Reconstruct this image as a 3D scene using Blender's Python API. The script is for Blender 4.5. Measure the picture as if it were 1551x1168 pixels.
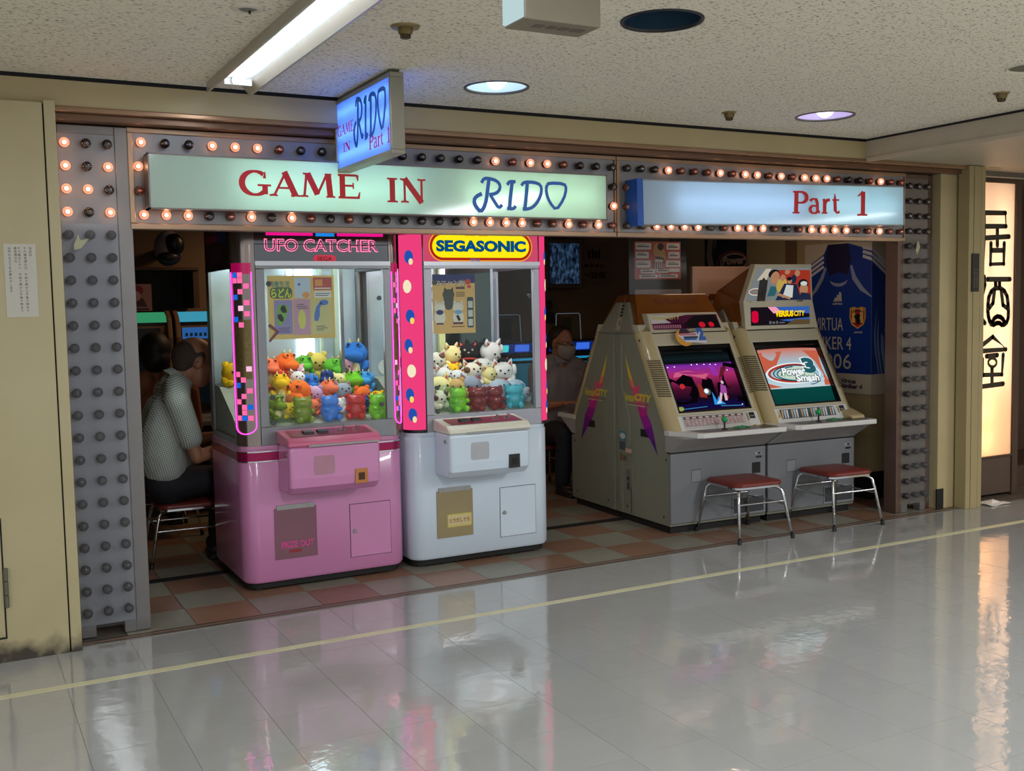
import bpy, math, random
from mathutils import Vector as V, Matrix
from mathutils.geometry import delaunay_2d_cdt
random.seed(7)
PI = math.pi
SC = bpy.context.scene
COL = SC.collection
for o in list(bpy.data.objects): bpy.data.objects.remove(o)

# ------------------------------------------------------------------ camera, world, lights, exposure
def make_camera():
    yaw, pitch, roll = .489329, .0764808, -.0189137
    cy, sy = math.cos(yaw), math.sin(yaw)
    fwd = V((sy*math.cos(pitch), cy*math.cos(pitch), -math.sin(pitch)))
    right = V((cy, -sy, 0)); up = right.cross(fwd)
    c, s = math.cos(roll), math.sin(roll)
    r2 = c*right+s*up; u2 = -s*right+c*up; b2 = -fwd
    cam = bpy.data.cameras.new('camera'); cam.sensor_width = 36; cam.lens = 1594.1/1551*36
    cam.clip_start = .05; cam.clip_end = 100
    o = bpy.data.objects.new('camera', cam); COL.objects.link(o)
    m = Matrix((r2, u2, b2)).transposed().to_4x4(); m.translation = V((0, -4.84186, 1.45))
    o.matrix_world = m; SC.camera = o
make_camera()
SC.view_settings.view_transform = 'Standard'; SC.view_settings.look = 'None'
SC.view_settings.gamma = 1; SC.view_settings.use_curve_mapping = False
SC.view_settings.exposure = 0.0
W = bpy.data.worlds.new('world'); SC.world = W; W.use_nodes = True
W.node_tree.nodes['Background'].inputs[0].default_value = (.96, .98, 1, 1)
W.node_tree.nodes['Background'].inputs[1].default_value = .68

def area(name, loc, sx, sy, power, col=(1, 1, 1), rot=(0, 0, 0)):
    l = bpy.data.lights.new(name, 'AREA'); l.shape = 'RECTANGLE'; l.size = sx; l.size_y = sy
    l.energy = power; l.color = col
    o = bpy.data.objects.new(name, l); COL.objects.link(o); o.location = loc; o.rotation_euler = rot
    return o
# the corridor's other ceiling lamps, behind and beside the camera
area('unseen_ceiling_lamp', (1.15, -4.6, 2.40), .2, 2.4, 72, (.90, .97, 1))
area('unseen_ceiling_lamp', (4.6, -4.4, 2.40), .2, 2.4, 132, (.95, .98, 1))
area('unseen_ceiling_lamp', (-2.2, -3.6, 2.40), .2, 2.4, 48, (.95, .98, 1))
area('unseen_ceiling_lamp', (8.0, -3.6, 2.25), .2, 2.4, 84, (.95, .98, 1))
# unseen warm lamps added under the arcade ceiling to light the dim interior
area('unseen_ceiling_lamp', (2.2, 2.45, 2.17), .5, .5, 7.0, (1, .62, .34))
area('unseen_ceiling_lamp', (4.9, .95, 2.17), .4, .4, 2.6, (1, .70, .48))

# ------------------------------------------------------------------ materials
def lin(c):
    c = c/255
    return c/12.92 if c <= .04045 else ((c+.055)/1.055)**2.4
def rgb(c): return (lin(c[0]), lin(c[1]), lin(c[2]), 1)
MATS = {}
def M(name, c, rough=.5, metal=0, var=.05, ns=9, bump=0, bs=80, coat=0, em=None, es=0, rand=0, spec=.5, trans=0):
    if name in MATS: return MATS[name]
    m = bpy.data.materials.new(name); m.use_nodes = True; nt = m.node_tree; p = nt.nodes['Principled BSDF']
    p.inputs['Base Color'].default_value = rgb(c); p.inputs['Roughness'].default_value = rough
    p.inputs['Metallic'].default_value = metal; p.inputs['Coat Weight'].default_value = coat
    p.inputs['Specular IOR Level'].default_value = spec; p.inputs['Transmission Weight'].default_value = trans
    if em: p.inputs['Emission Color'].default_value = rgb(em); p.inputs['Emission Strength'].default_value = es
    if var or rand:
        tc = nt.nodes.new('ShaderNodeTexCoord'); n = nt.nodes.new('ShaderNodeTexNoise')
        n.inputs['Scale'].default_value = ns; n.inputs['Detail'].default_value = 3
        nt.links.new(tc.outputs['Object'], n.inputs['Vector'])
        h = nt.nodes.new('ShaderNodeHueSaturation'); h.inputs['Color'].default_value = rgb(c)
        mr = nt.nodes.new('ShaderNodeMapRange'); mr.inputs['To Min'].default_value = 1-2*var; mr.inputs['To Max'].default_value = 1+2*var
        nt.links.new(n.outputs['Fac'], mr.inputs['Value'])
        if rand:
            oi = nt.nodes.new('ShaderNodeObjectInfo'); r2 = nt.nodes.new('ShaderNodeMapRange')
            r2.inputs['To Min'].default_value = 1-rand; r2.inputs['To Max'].default_value = 1+rand
            nt.links.new(oi.outputs['Random'], r2.inputs['Value'])
            mu = nt.nodes.new('ShaderNodeMath'); mu.operation = 'MULTIPLY'
            nt.links.new(mr.outputs[0], mu.inputs[0]); nt.links.new(r2.outputs[0], mu.inputs[1])
            nt.links.new(mu.outputs[0], h.inputs['Value'])
        else: nt.links.new(mr.outputs[0], h.inputs['Value'])
        nt.links.new(h.outputs[0], p.inputs['Base Color'])
    if bump:
        tc = nt.nodes.new('ShaderNodeTexCoord'); n = nt.nodes.new('ShaderNodeTexNoise'); n.inputs['Scale'].default_value = bs
        n.inputs['Detail'].default_value = 4
        b = nt.nodes.new('ShaderNodeBump'); b.inputs['Strength'].default_value = bump; b.inputs['Distance'].default_value = .01
        nt.links.new(tc.outputs['Object'], n.inputs['Vector']); nt.links.new(n.outputs['Fac'], b.inputs['Height'])
        nt.links.new(b.outputs[0], p.inputs['Normal'])
    MATS[name] = m; return m
def E(name, c, s):
    if name in MATS: return MATS[name]
    m = bpy.data.materials.new(name); m.use_nodes = True; nt = m.node_tree; nt.nodes.clear()
    e = nt.nodes.new('ShaderNodeEmission'); e.inputs[0].default_value = rgb(c); e.inputs[1].default_value = s
    o = nt.nodes.new('ShaderNodeOutputMaterial'); nt.links.new(e.outputs[0], o.inputs[0]); MATS[name] = m; return m
def GL(name, c=(255, 255, 255), gloss=.08, rough=.03, haze=0, hazec=(200, 205, 205), em=None, es=0):
    """thin clear sheet: see-through + a share of mirror + a share of haze"""
    if name in MATS: return MATS[name]
    m = bpy.data.materials.new(name); m.use_nodes = True; nt = m.node_tree; nt.nodes.clear()
    t = nt.nodes.new('ShaderNodeBsdfTransparent'); t.inputs[0].default_value = rgb(c)
    g = nt.nodes.new('ShaderNodeBsdfGlossy'); g.inputs['Roughness'].default_value = rough
    mx = nt.nodes.new('ShaderNodeMixShader'); mx.inputs[0].default_value = gloss
    nt.links.new(t.outputs[0], mx.inputs[1]); nt.links.new(g.outputs[0], mx.inputs[2]); out = mx
    if haze:
        d = nt.nodes.new('ShaderNodeBsdfDiffuse'); d.inputs[0].default_value = rgb(hazec)
        m2 = nt.nodes.new('ShaderNodeMixShader'); m2.inputs[0].default_value = haze
        nt.links.new(mx.outputs[0], m2.inputs[1]); nt.links.new(d.outputs[0], m2.inputs[2]); out = m2
    if em:
        e = nt.nodes.new('ShaderNodeEmission'); e.inputs[0].default_value = rgb(em); e.inputs[1].default_value = es
        ad = nt.nodes.new('ShaderNodeAddShader'); nt.links.new(out.outputs[0], ad.inputs[0]); nt.links.new(e.outputs[0], ad.inputs[1]); out = ad
    o = nt.nodes.new('ShaderNodeOutputMaterial'); nt.links.new(out.outputs[0], o.inputs[0]); MATS[name] = m; return m
def TL(name, c, tr=.6):
    """lightbox acrylic: lets the tubes behind shine through"""
    if name in MATS: return MATS[name]
    m = bpy.data.materials.new(name); m.use_nodes = True; nt = m.node_tree; nt.nodes.clear()
    t = nt.nodes.new('ShaderNodeBsdfTranslucent'); t.inputs[0].default_value = rgb(c)
    d = nt.nodes.new('ShaderNodeBsdfDiffuse'); d.inputs[0].default_value = rgb(c)
    mx = nt.nodes.new('ShaderNodeMixShader'); mx.inputs[0].default_value = 1-tr
    g = nt.nodes.new('ShaderNodeBsdfGlossy'); g.inputs['Roughness'].default_value = .08
    m2 = nt.nodes.new('ShaderNodeMixShader'); m2.inputs[0].default_value = .04
    nt.links.new(t.outputs[0], mx.inputs[1]); nt.links.new(d.outputs[0], mx.inputs[2])
    nt.links.new(mx.outputs[0], m2.inputs[1]); nt.links.new(g.outputs[0], m2.inputs[2])
    o = nt.nodes.new('ShaderNodeOutputMaterial'); nt.links.new(m2.outputs[0], o.inputs[0]); MATS[name] = m; return m

cream = M('cream_paint', (174, 158, 118), .45, var=.06, ns=2.5)
cream_d = M('cream_trim', (156, 141, 102), .45, var=.06, ns=3)
alu = M('aluminium', (150, 150, 152), .35, .85, var=.04)
alu_d = M('dull_aluminium', (118, 116, 114), .42, .6, var=.05)
chrome = M('chrome', (205, 208, 212), .12, 1, var=0)
mirror_d = M('smoked_mirror', (110, 112, 116), .08, .9, var=.05, ns=3)
black = M('black_plastic', (22, 22, 24), .4, var=0)
black_m = M('black_matt', (14, 13, 13), .7, var=0)
white = M('white_enamel', (206, 220, 234), .28, coat=.4, var=.015)
white_i = M('white_inside', (235, 238, 236), .6, var=0)
steel = M('brushed_steel', (160, 160, 158), .3, .9, var=.04)
brownwood = M('brown_wood', (70, 50, 38), .5, var=.12, ns=5)
redvinyl = M('red_vinyl', (110, 40, 34), .42, var=.08, ns=20, bump=.15, bs=220)

# ------------------------------------------------------------------ mesh builder
def rotm(rx=0, ry=0, rz=0): return Matrix.Rotation(rz, 3, 'Z') @ Matrix.Rotation(ry, 3, 'Y') @ Matrix.Rotation(rx, 3, 'X')
_TX = {}
def glyphs(s, bold=0):
    k = (s, bold)
    if k in _TX: return _TX[k]
    c = bpy.data.curves.new('t', 'FONT'); c.body = s; c.size = 1; c.resolution_u = 3; c.offset = bold
    o = bpy.data.objects.new('t', c); me = o.to_mesh()
    vs = [(v.co.x, v.co.y) for v in me.vertices]; fs = [tuple(p.vertices) for p in me.polygons]
    o.to_mesh_clear(); bpy.data.objects.remove(o); bpy.data.curves.remove(c)
    xs = [v[0] for v in vs] or [0, 1]; ys = [v[1] for v in vs] or [0, 1]
    _TX[k] = (vs, fs, min(xs), max(xs), min(ys), max(ys)); return _TX[k]
class F2:
    """a flat frame: origin, x axis, y axis; off = distance along the normal"""
    def __init__(s, O, ax=(1, 0, 0), ay=(0, 0, 1)):
        s.O = V(O); s.ax = V(ax).normalized(); s.ay = V(ay).normalized(); s.n = s.ax.cross(s.ay)
    def __call__(s, x, y, off=0): return s.O+s.ax*x+s.ay*y+s.n*off
class MB:
    def __init__(s): s.v = []; s.f = []; s.fm = []; s.mats = []; s.cur = 0; s.sm = []; s.smooth = False
    def mat(s, m):
        if m not in s.mats: s.mats.append(m)
        s.cur = s.mats.index(m); return s
    def add(s, vs, fs):
        b = len(s.v); s.v += [V(p) for p in vs]
        for f in fs: s.f.append(tuple(i+b for i in f)); s.fm.append(s.cur); s.sm.append(s.smooth)
        return s
    def box(s, x0, y0, z0, x1, y1, z1):
        return s.add([(x0, y0, z0), (x1, y0, z0), (x1, y1, z0), (x0, y1, z0), (x0, y0, z1), (x1, y0, z1), (x1, y1, z1), (x0, y1, z1)],
                     [(3, 2, 1, 0), (4, 5, 6, 7), (0, 1, 5, 4), (1, 2, 6, 5), (2, 3, 7, 6), (3, 0, 4, 7)])
    def hexa(s, p):  # 8 points: bottom ring 4, top ring 4
        return s.add(p, [(3, 2, 1, 0), (4, 5, 6, 7), (0, 1, 5, 4), (1, 2, 6, 5), (2, 3, 7, 6), (3, 0, 4, 7)])
    def loft(s, rings, cap=True, closed=True):
        n = len(rings[0]); vs = [p for r in rings for p in r]; fs = []
        for i in range(len(rings)-1):
            for j in range(n if closed else n-1):
                a, b = i*n+j, i*n+(j+1) % n; fs.append((a, b, b+n, a+n))
        if cap: fs.append(tuple(reversed(range(n)))); fs.append(tuple(range((len(rings)-1)*n, len(rings)*n)))
        return s.add(vs, fs)
    def prism(s, pts, axis, a, b):
        m = {'x': lambda p, t: (t, p[0], p[1]), 'y': lambda p, t: (p[0], t, p[1]), 'z': lambda p, t: (p[0], p[1], t)}[axis]
        return s.loft([[m(p, a) for p in pts], [m(p, b) for p in pts]])
    def cyl(s, p0, p1, r0, r1=None, n=16, cap=True):
        p0 = V(p0); p1 = V(p1); r1 = r0 if r1 is None else r1; d = (p1-p0).normalized()
        a = d.orthogonal().normalized(); b = d.cross(a)
        return s.loft([[p+(a*math.cos(t)+b*math.sin(t))*r for t in [2*PI*i/n for i in range(n)]] for p, r in ((p0, r0), (p1, r1))], cap)
    def tube(s, path, r, n=8, closed=False):
        P = [V(p) for p in path]; rings = []; prev = None
        for i, p in enumerate(P):
            if closed: d = (P[(i+1) % len(P)]-P[i-1]).normalized()
            else: d = (P[min(i+1, len(P)-1)]-P[max(i-1, 0)]).normalized()
            a = d.orthogonal().normalized() if prev is None else (prev-d*prev.dot(d)).normalized()
            prev = a; b = d.cross(a)
            rr = r[i] if isinstance(r, (list, tuple)) else r
            rings.append([p+(a*math.cos(t)+b*math.sin(t))*rr for t in [2*PI*k/n for k in range(n)]])
        if closed: rings.append(rings[0]); return s.loft(rings, False)
        return s.loft(rings)
    def ell(s, c, r, rot=None, n=14, m=9, z0=-1, z1=1):
        c = V(c); r = (r, r, r) if not isinstance(r, (tuple, list)) else r
        vs = []; fs = []; R = rot or Matrix.Identity(3)
        t0, t1 = math.acos(max(-1, min(1, z1))), math.acos(max(-1, min(1, z0)))
        for i in range(m+1):
            t = t0+(t1-t0)*i/m
            for j in range(n):
                a = 2*PI*j/n
                vs.append(c+R @ V((r[0]*math.sin(t)*math.cos(a), r[1]*math.sin(t)*math.sin(a), r[2]*math.cos(t))))
        for i in range(m):
            for j in range(n):
                a, b = i*n+j, i*n+(j+1) % n; fs.append((a, a+n, b+n, b))
        return s.add(vs, fs)
    def lathe(s, prof, c=(0, 0, 0), n=24):
        c = V(c)
        return s.loft([[c+V((r*math.cos(t), r*math.sin(t), z)) for t in [2*PI*i/n for i in range(n)]] for r, z in prof], False)
    # flat print on a frame
    def poly(s, F, pts, off=0): return s.add([F(x, y, off) for x, y in pts], [tuple(range(len(pts)))])
    def rect(s, F, x0, y0, x1, y1, off=0): return s.poly(F, [(x0, y0), (x1, y0), (x1, y1), (x0, y1)], off)
    def disc(s, F, cx, cy, rx, ry=None, off=0, n=24, a0=0, a1=2*PI):
        ry = rx if ry is None else ry
        k = n if abs(a1-a0-2*PI) < 1e-6 else n+1
        return s.poly(F, [(cx+rx*math.cos(a0+(a1-a0)*i/n), cy+ry*math.sin(a0+(a1-a0)*i/n)) for i in range(k)], off)
    def ring(s, F, cx, cy, rx, ry, w, off=0, n=32, a0=0, a1=2*PI, rot=0):
        def q(t, k):
            x, y = (rx-k)*math.cos(t), (ry-k)*math.sin(t); return (cx+x*math.cos(rot)-y*math.sin(rot), cy+x*math.sin(rot)+y*math.cos(rot))
        for i in range(n):
            ta, tb = a0+(a1-a0)*i/n, a0+(a1-a0)*(i+1)/n
            s.poly(F, [q(ta, 0), q(tb, 0), q(tb, w), q(ta, w)], off)
        return s
    def stad(s, F, x0, y0, x1, y1, off=0, r=None):
        r = r or (y1-y0)/2; pts = []
        for cx, cy, a in ((x1-r, y0+r, -PI/2), (x1-r, y1-r, 0), (x0+r, y1-r, PI/2), (x0+r, y0+r, PI)):
            pts += [(cx+r*math.cos(a+PI/2*i/8), cy+r*math.sin(a+PI/2*i/8)) for i in range(9)]
        return s.poly(F, pts, off)
    def rib(s, F, pts, w, off=0, closed=False):
        n = len(pts)
        ws = w if isinstance(w, (list, tuple)) else [w]*n
        L = []; R = []
        for i, p in enumerate(pts):
            a = pts[i-1] if i else (pts[-2] if closed else p); b = pts[i+1] if i < n-1 else (pts[1] if closed else p)
            dx, dy = b[0]-a[0], b[1]-a[1]; l = math.hypot(dx, dy) or 1; nx, ny = -dy/l, dx/l
            L.append((p[0]+nx*ws[i]/2, p[1]+ny*ws[i]/2)); R.append((p[0]-nx*ws[i]/2, p[1]-ny*ws[i]/2))
        for i in range(n-1): s.poly(F, [R[i], R[i+1], L[i+1], L[i]], off)
        return s
    def text(s, F, t, x0, y0, x1, y1, off=0, bold=0, slant=0, fit=True):
        vs, fs, a, b, c, d = glyphs(t, bold)
        if not fs: return s
        sx = (x1-x0)/(b-a); sy = (y1-y0)/(d-c)
        if not fit:
            sx = sy = min(sx, sy); x0 = (x0+x1)/2-(b-a)*sx/2
        return s.add([F(x0+(x-a)*sx+slant*(y-c)*sy, y0+(y-c)*sy, off) for x, y in vs], fs)
    def build(s, name, parent=None, mat=None, smooth=None, bevel=0, seg=2, loc=None):
        me = bpy.data.meshes.new(name); me.from_pydata([tuple(p) for p in s.v], [], s.f)
        if mat: me.materials.append(mat)
        else:
            for m in s.mats: me.materials.append(m)
            me.polygons.foreach_set('material_index', s.fm)
        me.update()
        sm = s.sm if smooth is None else [smooth]*len(s.f)
        me.polygons.foreach_set('use_smooth', sm)
        if smooth:
            try: me.set_sharp_from_angle(angle=math.radians(50))
            except Exception: pass
        o = bpy.data.objects.new(name, me); COL.objects.link(o)
        if parent: o.parent = parent
        if loc: o.location = loc
        if bevel:
            b = o.modifiers.new('bevel', 'BEVEL'); b.width = bevel; b.segments = seg; b.limit_method = 'ANGLE'; b.angle_limit = math.radians(40)
            b.harden_normals = False
        return o
def tag(o, label, cat, group=None):
    o['label'] = label; o['category'] = cat
    if group: o['group'] = group
    return o
def thing(name, label, cat, loc=(0, 0, 0), rz=0, group=None):
    o = bpy.data.objects.new(name, None); COL.objects.link(o); o.empty_display_size = .05
    o.location = loc; o.rotation_euler = (0, 0, rz)
    return tag(o, label, cat, group)
def struct(name, mb, m=None, parent=None, **k):
    o = mb.build(name, parent, m, **k)
    if parent is None: o['kind'] = 'structure'
    return o
def dup(root, loc, rot, label, group=None):
    r = root.copy(); COL.objects.link(r); r.location = loc; r.rotation_euler = rot
    r['label'] = label
    if group: r['group'] = group
    for ch in list(root.children):
        c = ch.copy(); COL.objects.link(c); c.parent = r
        for g in ch.children:
            d = g.copy(); COL.objects.link(d); d.parent = c
    return r
def inst(o, parent, loc=None, rot=None, name=None):
    c = o.copy(); COL.objects.link(c); c.parent = parent
    if loc is not None: c.location = loc
    if rot is not None: c.rotation_euler = rot
    return c

# ------------------------------------------------------------------ structure
def floor_mat():
    m = bpy.data.materials.new('waxed_vinyl_tile'); m.use_nodes = True; nt = m.node_tree; p = nt.nodes['Principled BSDF']; L = nt.links.new
    tc = nt.nodes.new('ShaderNodeTexCoord'); g = nt.nodes.new('ShaderNodeNewGeometry')
    n = nt.nodes.new('ShaderNodeTexNoise'); n.inputs['Scale'].default_value = 7; n.inputs['Detail'].default_value = 6
    L(g.outputs['Position'], n.inputs['Vector'])
    oi = nt.nodes.new('ShaderNodeObjectInfo')
    a = nt.nodes.new('ShaderNodeMath'); a.operation = 'MULTIPLY_ADD'; a.inputs[1].default_value = .035; a.inputs[2].default_value = .95
    L(oi.outputs['Random'], a.inputs[0])
    b = nt.nodes.new('ShaderNodeMath'); b.operation = 'MULTIPLY_ADD'; b.inputs[1].default_value = .10; L(n.outputs['Fac'], b.inputs[0]); L(a.outputs[0], b.inputs[2])
    h = nt.nodes.new('ShaderNodeHueSaturation'); h.inputs['Color'].default_value = rgb((164, 164, 162)); L(b.outputs[0], h.inputs['Value'])
    L(h.outputs[0], p.inputs['Base Color'])
    p.inputs['Roughness'].default_value = .055; p.inputs['Specular IOR Level'].default_value = 1.0
    p.inputs['Coat Weight'].default_value = .4; p.inputs['Coat Roughness'].default_value = .03
    n2 = nt.nodes.new('ShaderNodeTexNoise'); n2.inputs['Scale'].default_value = 16; n2.inputs['Detail'].default_value = 3
    L(g.outputs['Position'], n2.inputs['Vector'])
    bp = nt.nodes.new('ShaderNodeBump'); bp.inputs['Strength'].default_value = .045; bp.inputs['Distance'].default_value = .02
    L(n2.outputs['Fac'], bp.inputs['Height']); L(bp.outputs[0], p.inputs['Normal']); L(bp.outputs[0], p.inputs['Coat Normal'])
    return m
vinyl = floor_mat()
joint = M('dark_joint', (92, 86, 78), .7, var=0)
floor = struct('floor', MB().box(-4, -7, -.06, 10, .012, -.003), joint)
tile0 = None
TS = .304
for i in range(-2, 23):
    for j in range(10):
        x, y = .33+TS*i+TS/2, -TS*(j+.5)
        if tile0 is None:
            t = TS/2-.0007
            tile0 = MB().box(-t, -t, -.004, t, t, 0).build('tile', floor, vinyl); c = tile0
        else: c = inst(tile0, floor)
        c.location = (x, y, 0); c.rotation_euler = (random.gauss(0, .0006), random.gauss(0, .0006), 0)
for (x0, y0, x1, y1) in ((-4, -7, 10, -3.04), (-4, -3.04, .33-2*TS, .0), (.33+23*TS, -3.04, 10, 0)):
    MB().box(x0, y0, -.004, x1, y1, 0).build('tile_field', floor, vinyl)

terra = M('terracotta_tile', (136, 102, 82), .3, var=.10, ns=14, rand=.10)
celadon = M('greygreen_tile', (134, 130, 116), .3, var=.08, ns=14, rand=.08)
sf = struct('floor_arcade', MB().box(-.5, .012, -.06, 6.6, 3.6, -.004), joint)
ta = tb = None
for i in range(18):
    for j in range(12):
        x, y = .637+TS*i+TS/2, .072+.298*j+.149
        if x > 6.0: continue
        kind = (i+j) % 2
        src = ta if kind else tb
        if src is None:
            c = MB().box(-.1505, -.1475, -.005, .1505, .1475, 0).build('tile', sf, terra if kind else celadon)
            if kind: ta = c
            else: tb = c
        else: c = inst(src, sf)
        c.location = (x, y, 0)
# sill track along the front, drain strip inside
MB().box(6.35, .012, -.06, 10, .9, -.001).build('floor_beyond', floor, M('beyond_floor', (96, 86, 76), .4))
tr = struct('trim_1', MB().box(-.0, .0, -.01, 6.35, .018, .004), M('sill_edge', (120, 112, 104), .35, .5))
MB().box(.44, .018, -.01, 6.3, .033, .001).build('groove', tr, black_m)
MB().box(.44, .033, -.01, 6.3, .053, .003).build('sill_strip', tr, M('sill_stone', (128, 100, 84), .45, var=.1))
MB().box(.44, .053, -.01, 6.3, .070, .001).build('groove', tr, black_m)
struct('trim_2', MB().box(.44, .955, -.01, 5.8, 1.03, .003), black_m)
tp = tag(MB().box(-1.2, -.507, 0, 6.9, -.462, .0012).build('floor_tape', None, M('pale_yellow_tape', (206, 202, 166), .4, var=.08, ns=6)),
         'pale yellow guide line taped along the polished corridor floor', 'tape')

# ceiling with round holes for the recessed lamps
def ceil_mat():
    m = bpy.data.materials.new('fissured_board'); m.use_nodes = True; nt = m.node_tree; p = nt.nodes['Principled BSDF']; L = nt.links.new
    g = nt.nodes.new('ShaderNodeNewGeometry'); mp = nt.nodes.new('ShaderNodeMapping'); mp.inputs['Scale'].default_value = (1, 2.2, 1)
    L(g.outputs['Position'], mp.inputs['Vector'])
    n = nt.nodes.new('ShaderNodeTexNoise'); n.inputs['Scale'].default_value = 62; n.inputs['Detail'].default_value = 4
    L(mp.outputs[0], n.inputs['Vector'])
    r = nt.nodes.new('ShaderNodeMapRange'); r.inputs['From Min'].default_value = .32; r.inputs['From Max'].default_value = .44
    L(n.outputs['Fac'], r.inputs['Value'])
    mx = nt.nodes.new('ShaderNodeMixRGB'); mx.inputs[1].default_value = rgb((112, 102, 84)); mx.inputs[2].default_value = rgb((230, 222, 202))
    L(r.outputs[0], mx.inputs[0]); L(mx.outputs[0], p.inputs['Base Color']); p.inputs['Roughness'].default_value = .8
    b = nt.nodes.new('ShaderNodeBump'); b.inputs['Strength'].default_value = .35; b.inputs['Distance'].default_value = .006
    L(n.outputs['Fac'], b.inputs['Height']); L(b.outputs[0], p.inputs['Normal'])
    return m
board = ceil_mat()
CZ = 2.44
HOLES = [(2.258, -.507, .142), (4.25, -.532, .150), (2.273, -1.751, .140), (4.235, -1.80, .115)]
def ceiling():
    pts = []; edges = []
    def loop(ps):
        b = len(pts); pts.extend(V(p) for p in ps); edges.extend((b+i, b+(i+1) % len(ps)) for i in range(len(ps)))
    loop([(-4, -7), (5.12, -7), (5.12, -.012), (-4, -.012)])
    for x, y, r in HOLES: loop([(x+r*math.cos(2*PI*i/32), y+r*math.sin(2*PI*i/32)) for i in range(32)])
    vo, _, fo, *_ = delaunay_2d_cdt(pts, edges, [], 1, 1e-6)
    mb = MB(); fs = []
    for f in fo:
        c = sum((vo[i] for i in f), V((0, 0)))/len(f)
        if any(math.hypot(c.x-x, c.y-y) < r*.99 for x, y, r in HOLES): continue
        fs.append(tuple(reversed(f)))
    mb.add([(v.x, v.y, CZ) for v in vo], fs)
    return struct('ceiling', mb, board)
ceil = ceiling()
MB().box(-4, -7, CZ+.3, 9.5, .3, CZ+.32).build('slab', ceil, black_m)

# header wall over the front, black strips painted for the shade in the gaps, mouldings
hw = struct('wall_front', MB().box(-4, 0, 2.318, 6.4, .3, 2.425), cream)
MB().box(-4, .006, 2.425, 6.4, .3, 2.47).build('painted_shadow_gap', hw, black_m)
bronze = M('bronze_moulding', (150, 118, 92), .28, .55, var=.06, ns=4)
t3 = struct('trim_3', MB().box(.432, -.008, 2.296, 6.2, .3, 2.318), bronze, bevel=.004)
MB().box(.432, .035, 2.268, 6.2, .3, 2.296).build('moulding', t3, M('brown_moulding', (112, 82, 62), .3, .4), bevel=.003)
MB().box(.432, .15, 2.235, 6.2, .3, 2.268).build('painted_shadow_gap', t3, black_m)

# cream side wall with jamb strip and a hinged hatch
def wall_mat():
    m = bpy.data.materials.new('grimy_cream_paint'); m.use_nodes = True; nt = m.node_tree; p = nt.nodes['Principled BSDF']; L = nt.links.new
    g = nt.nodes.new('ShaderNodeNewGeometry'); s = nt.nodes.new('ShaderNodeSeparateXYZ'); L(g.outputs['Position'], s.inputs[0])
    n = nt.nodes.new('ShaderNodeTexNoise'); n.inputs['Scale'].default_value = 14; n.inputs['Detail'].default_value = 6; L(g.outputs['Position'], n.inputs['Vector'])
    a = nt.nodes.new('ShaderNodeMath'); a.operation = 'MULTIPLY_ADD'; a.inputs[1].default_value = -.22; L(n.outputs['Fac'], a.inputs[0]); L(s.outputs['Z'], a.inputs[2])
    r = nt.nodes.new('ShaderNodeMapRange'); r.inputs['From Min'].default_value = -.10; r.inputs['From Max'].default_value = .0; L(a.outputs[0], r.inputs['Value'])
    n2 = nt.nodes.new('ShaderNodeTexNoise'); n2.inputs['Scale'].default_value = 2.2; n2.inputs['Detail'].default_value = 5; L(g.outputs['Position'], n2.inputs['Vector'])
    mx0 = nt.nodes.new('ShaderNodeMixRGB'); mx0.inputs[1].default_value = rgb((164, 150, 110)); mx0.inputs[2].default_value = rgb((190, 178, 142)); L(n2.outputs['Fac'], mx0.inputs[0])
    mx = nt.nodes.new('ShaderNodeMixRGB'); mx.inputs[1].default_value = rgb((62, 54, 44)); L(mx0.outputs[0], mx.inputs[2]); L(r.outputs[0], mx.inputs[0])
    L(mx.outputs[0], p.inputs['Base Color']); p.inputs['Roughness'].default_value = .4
    return m
grimy = wall_mat()
wl = struct('wall_left', MB().box(-4, -.045, 0, .384, .3, 2.318), grimy)
MB().box(.384, -.030, 0, .390, .3, 2.318).build('groove', wl, black_m)
MB().box(.390, -.047, 0, .434, .3, 2.330).build('jamb_strip', wl, grimy, bevel=.003)
door1 = struct('door_1', MB().box(-.75, -.052, .11, .140, -.045, .60), grimy)
MB().box(.140, -.0465, .10, .147, -.0445, .61).build('groove', door1, black_m)
MB().box(-.75, -.0465, .10, .140, -.0445, .11).build('groove', door1, black_m)
hg = MB()
for z0, z1 in ((.235, .285), (.290, .345), (.350, .40)): hg.cyl((.152, -.058, z0), (.152, -.058, z1), .009, n=10)
hg.box(.142, -.056, .25, .149, -.045, .385)
hg.build('hinge', door1, M('old_hinge', (110, 108, 96), .5, .6))

# lowered soffit on the east side
so = struct('ceiling_soffit', MB().box(5.12, -6, 2.322, 9.5, .0, 2.45), M('soffit_paint', (182, 170, 148), .5, var=.05))
MB().box(6.05, 0, 2.322, 9.5, 1.0, 2.45).build('return', so, M('soffit_paint', (182, 170, 148), .5, var=.05))
MB().box(5.112, -6, 2.300, 5.135, -.01, 2.325).build('edge_bead', so, M('bead_paint', (186, 172, 150), .4))
MB().box(5.113, -6, 2.428, 5.12, 0, 2.445).build('painted_shadow_gap', so, black_m)  # black strip stands in for the shade along the ceiling joint

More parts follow.
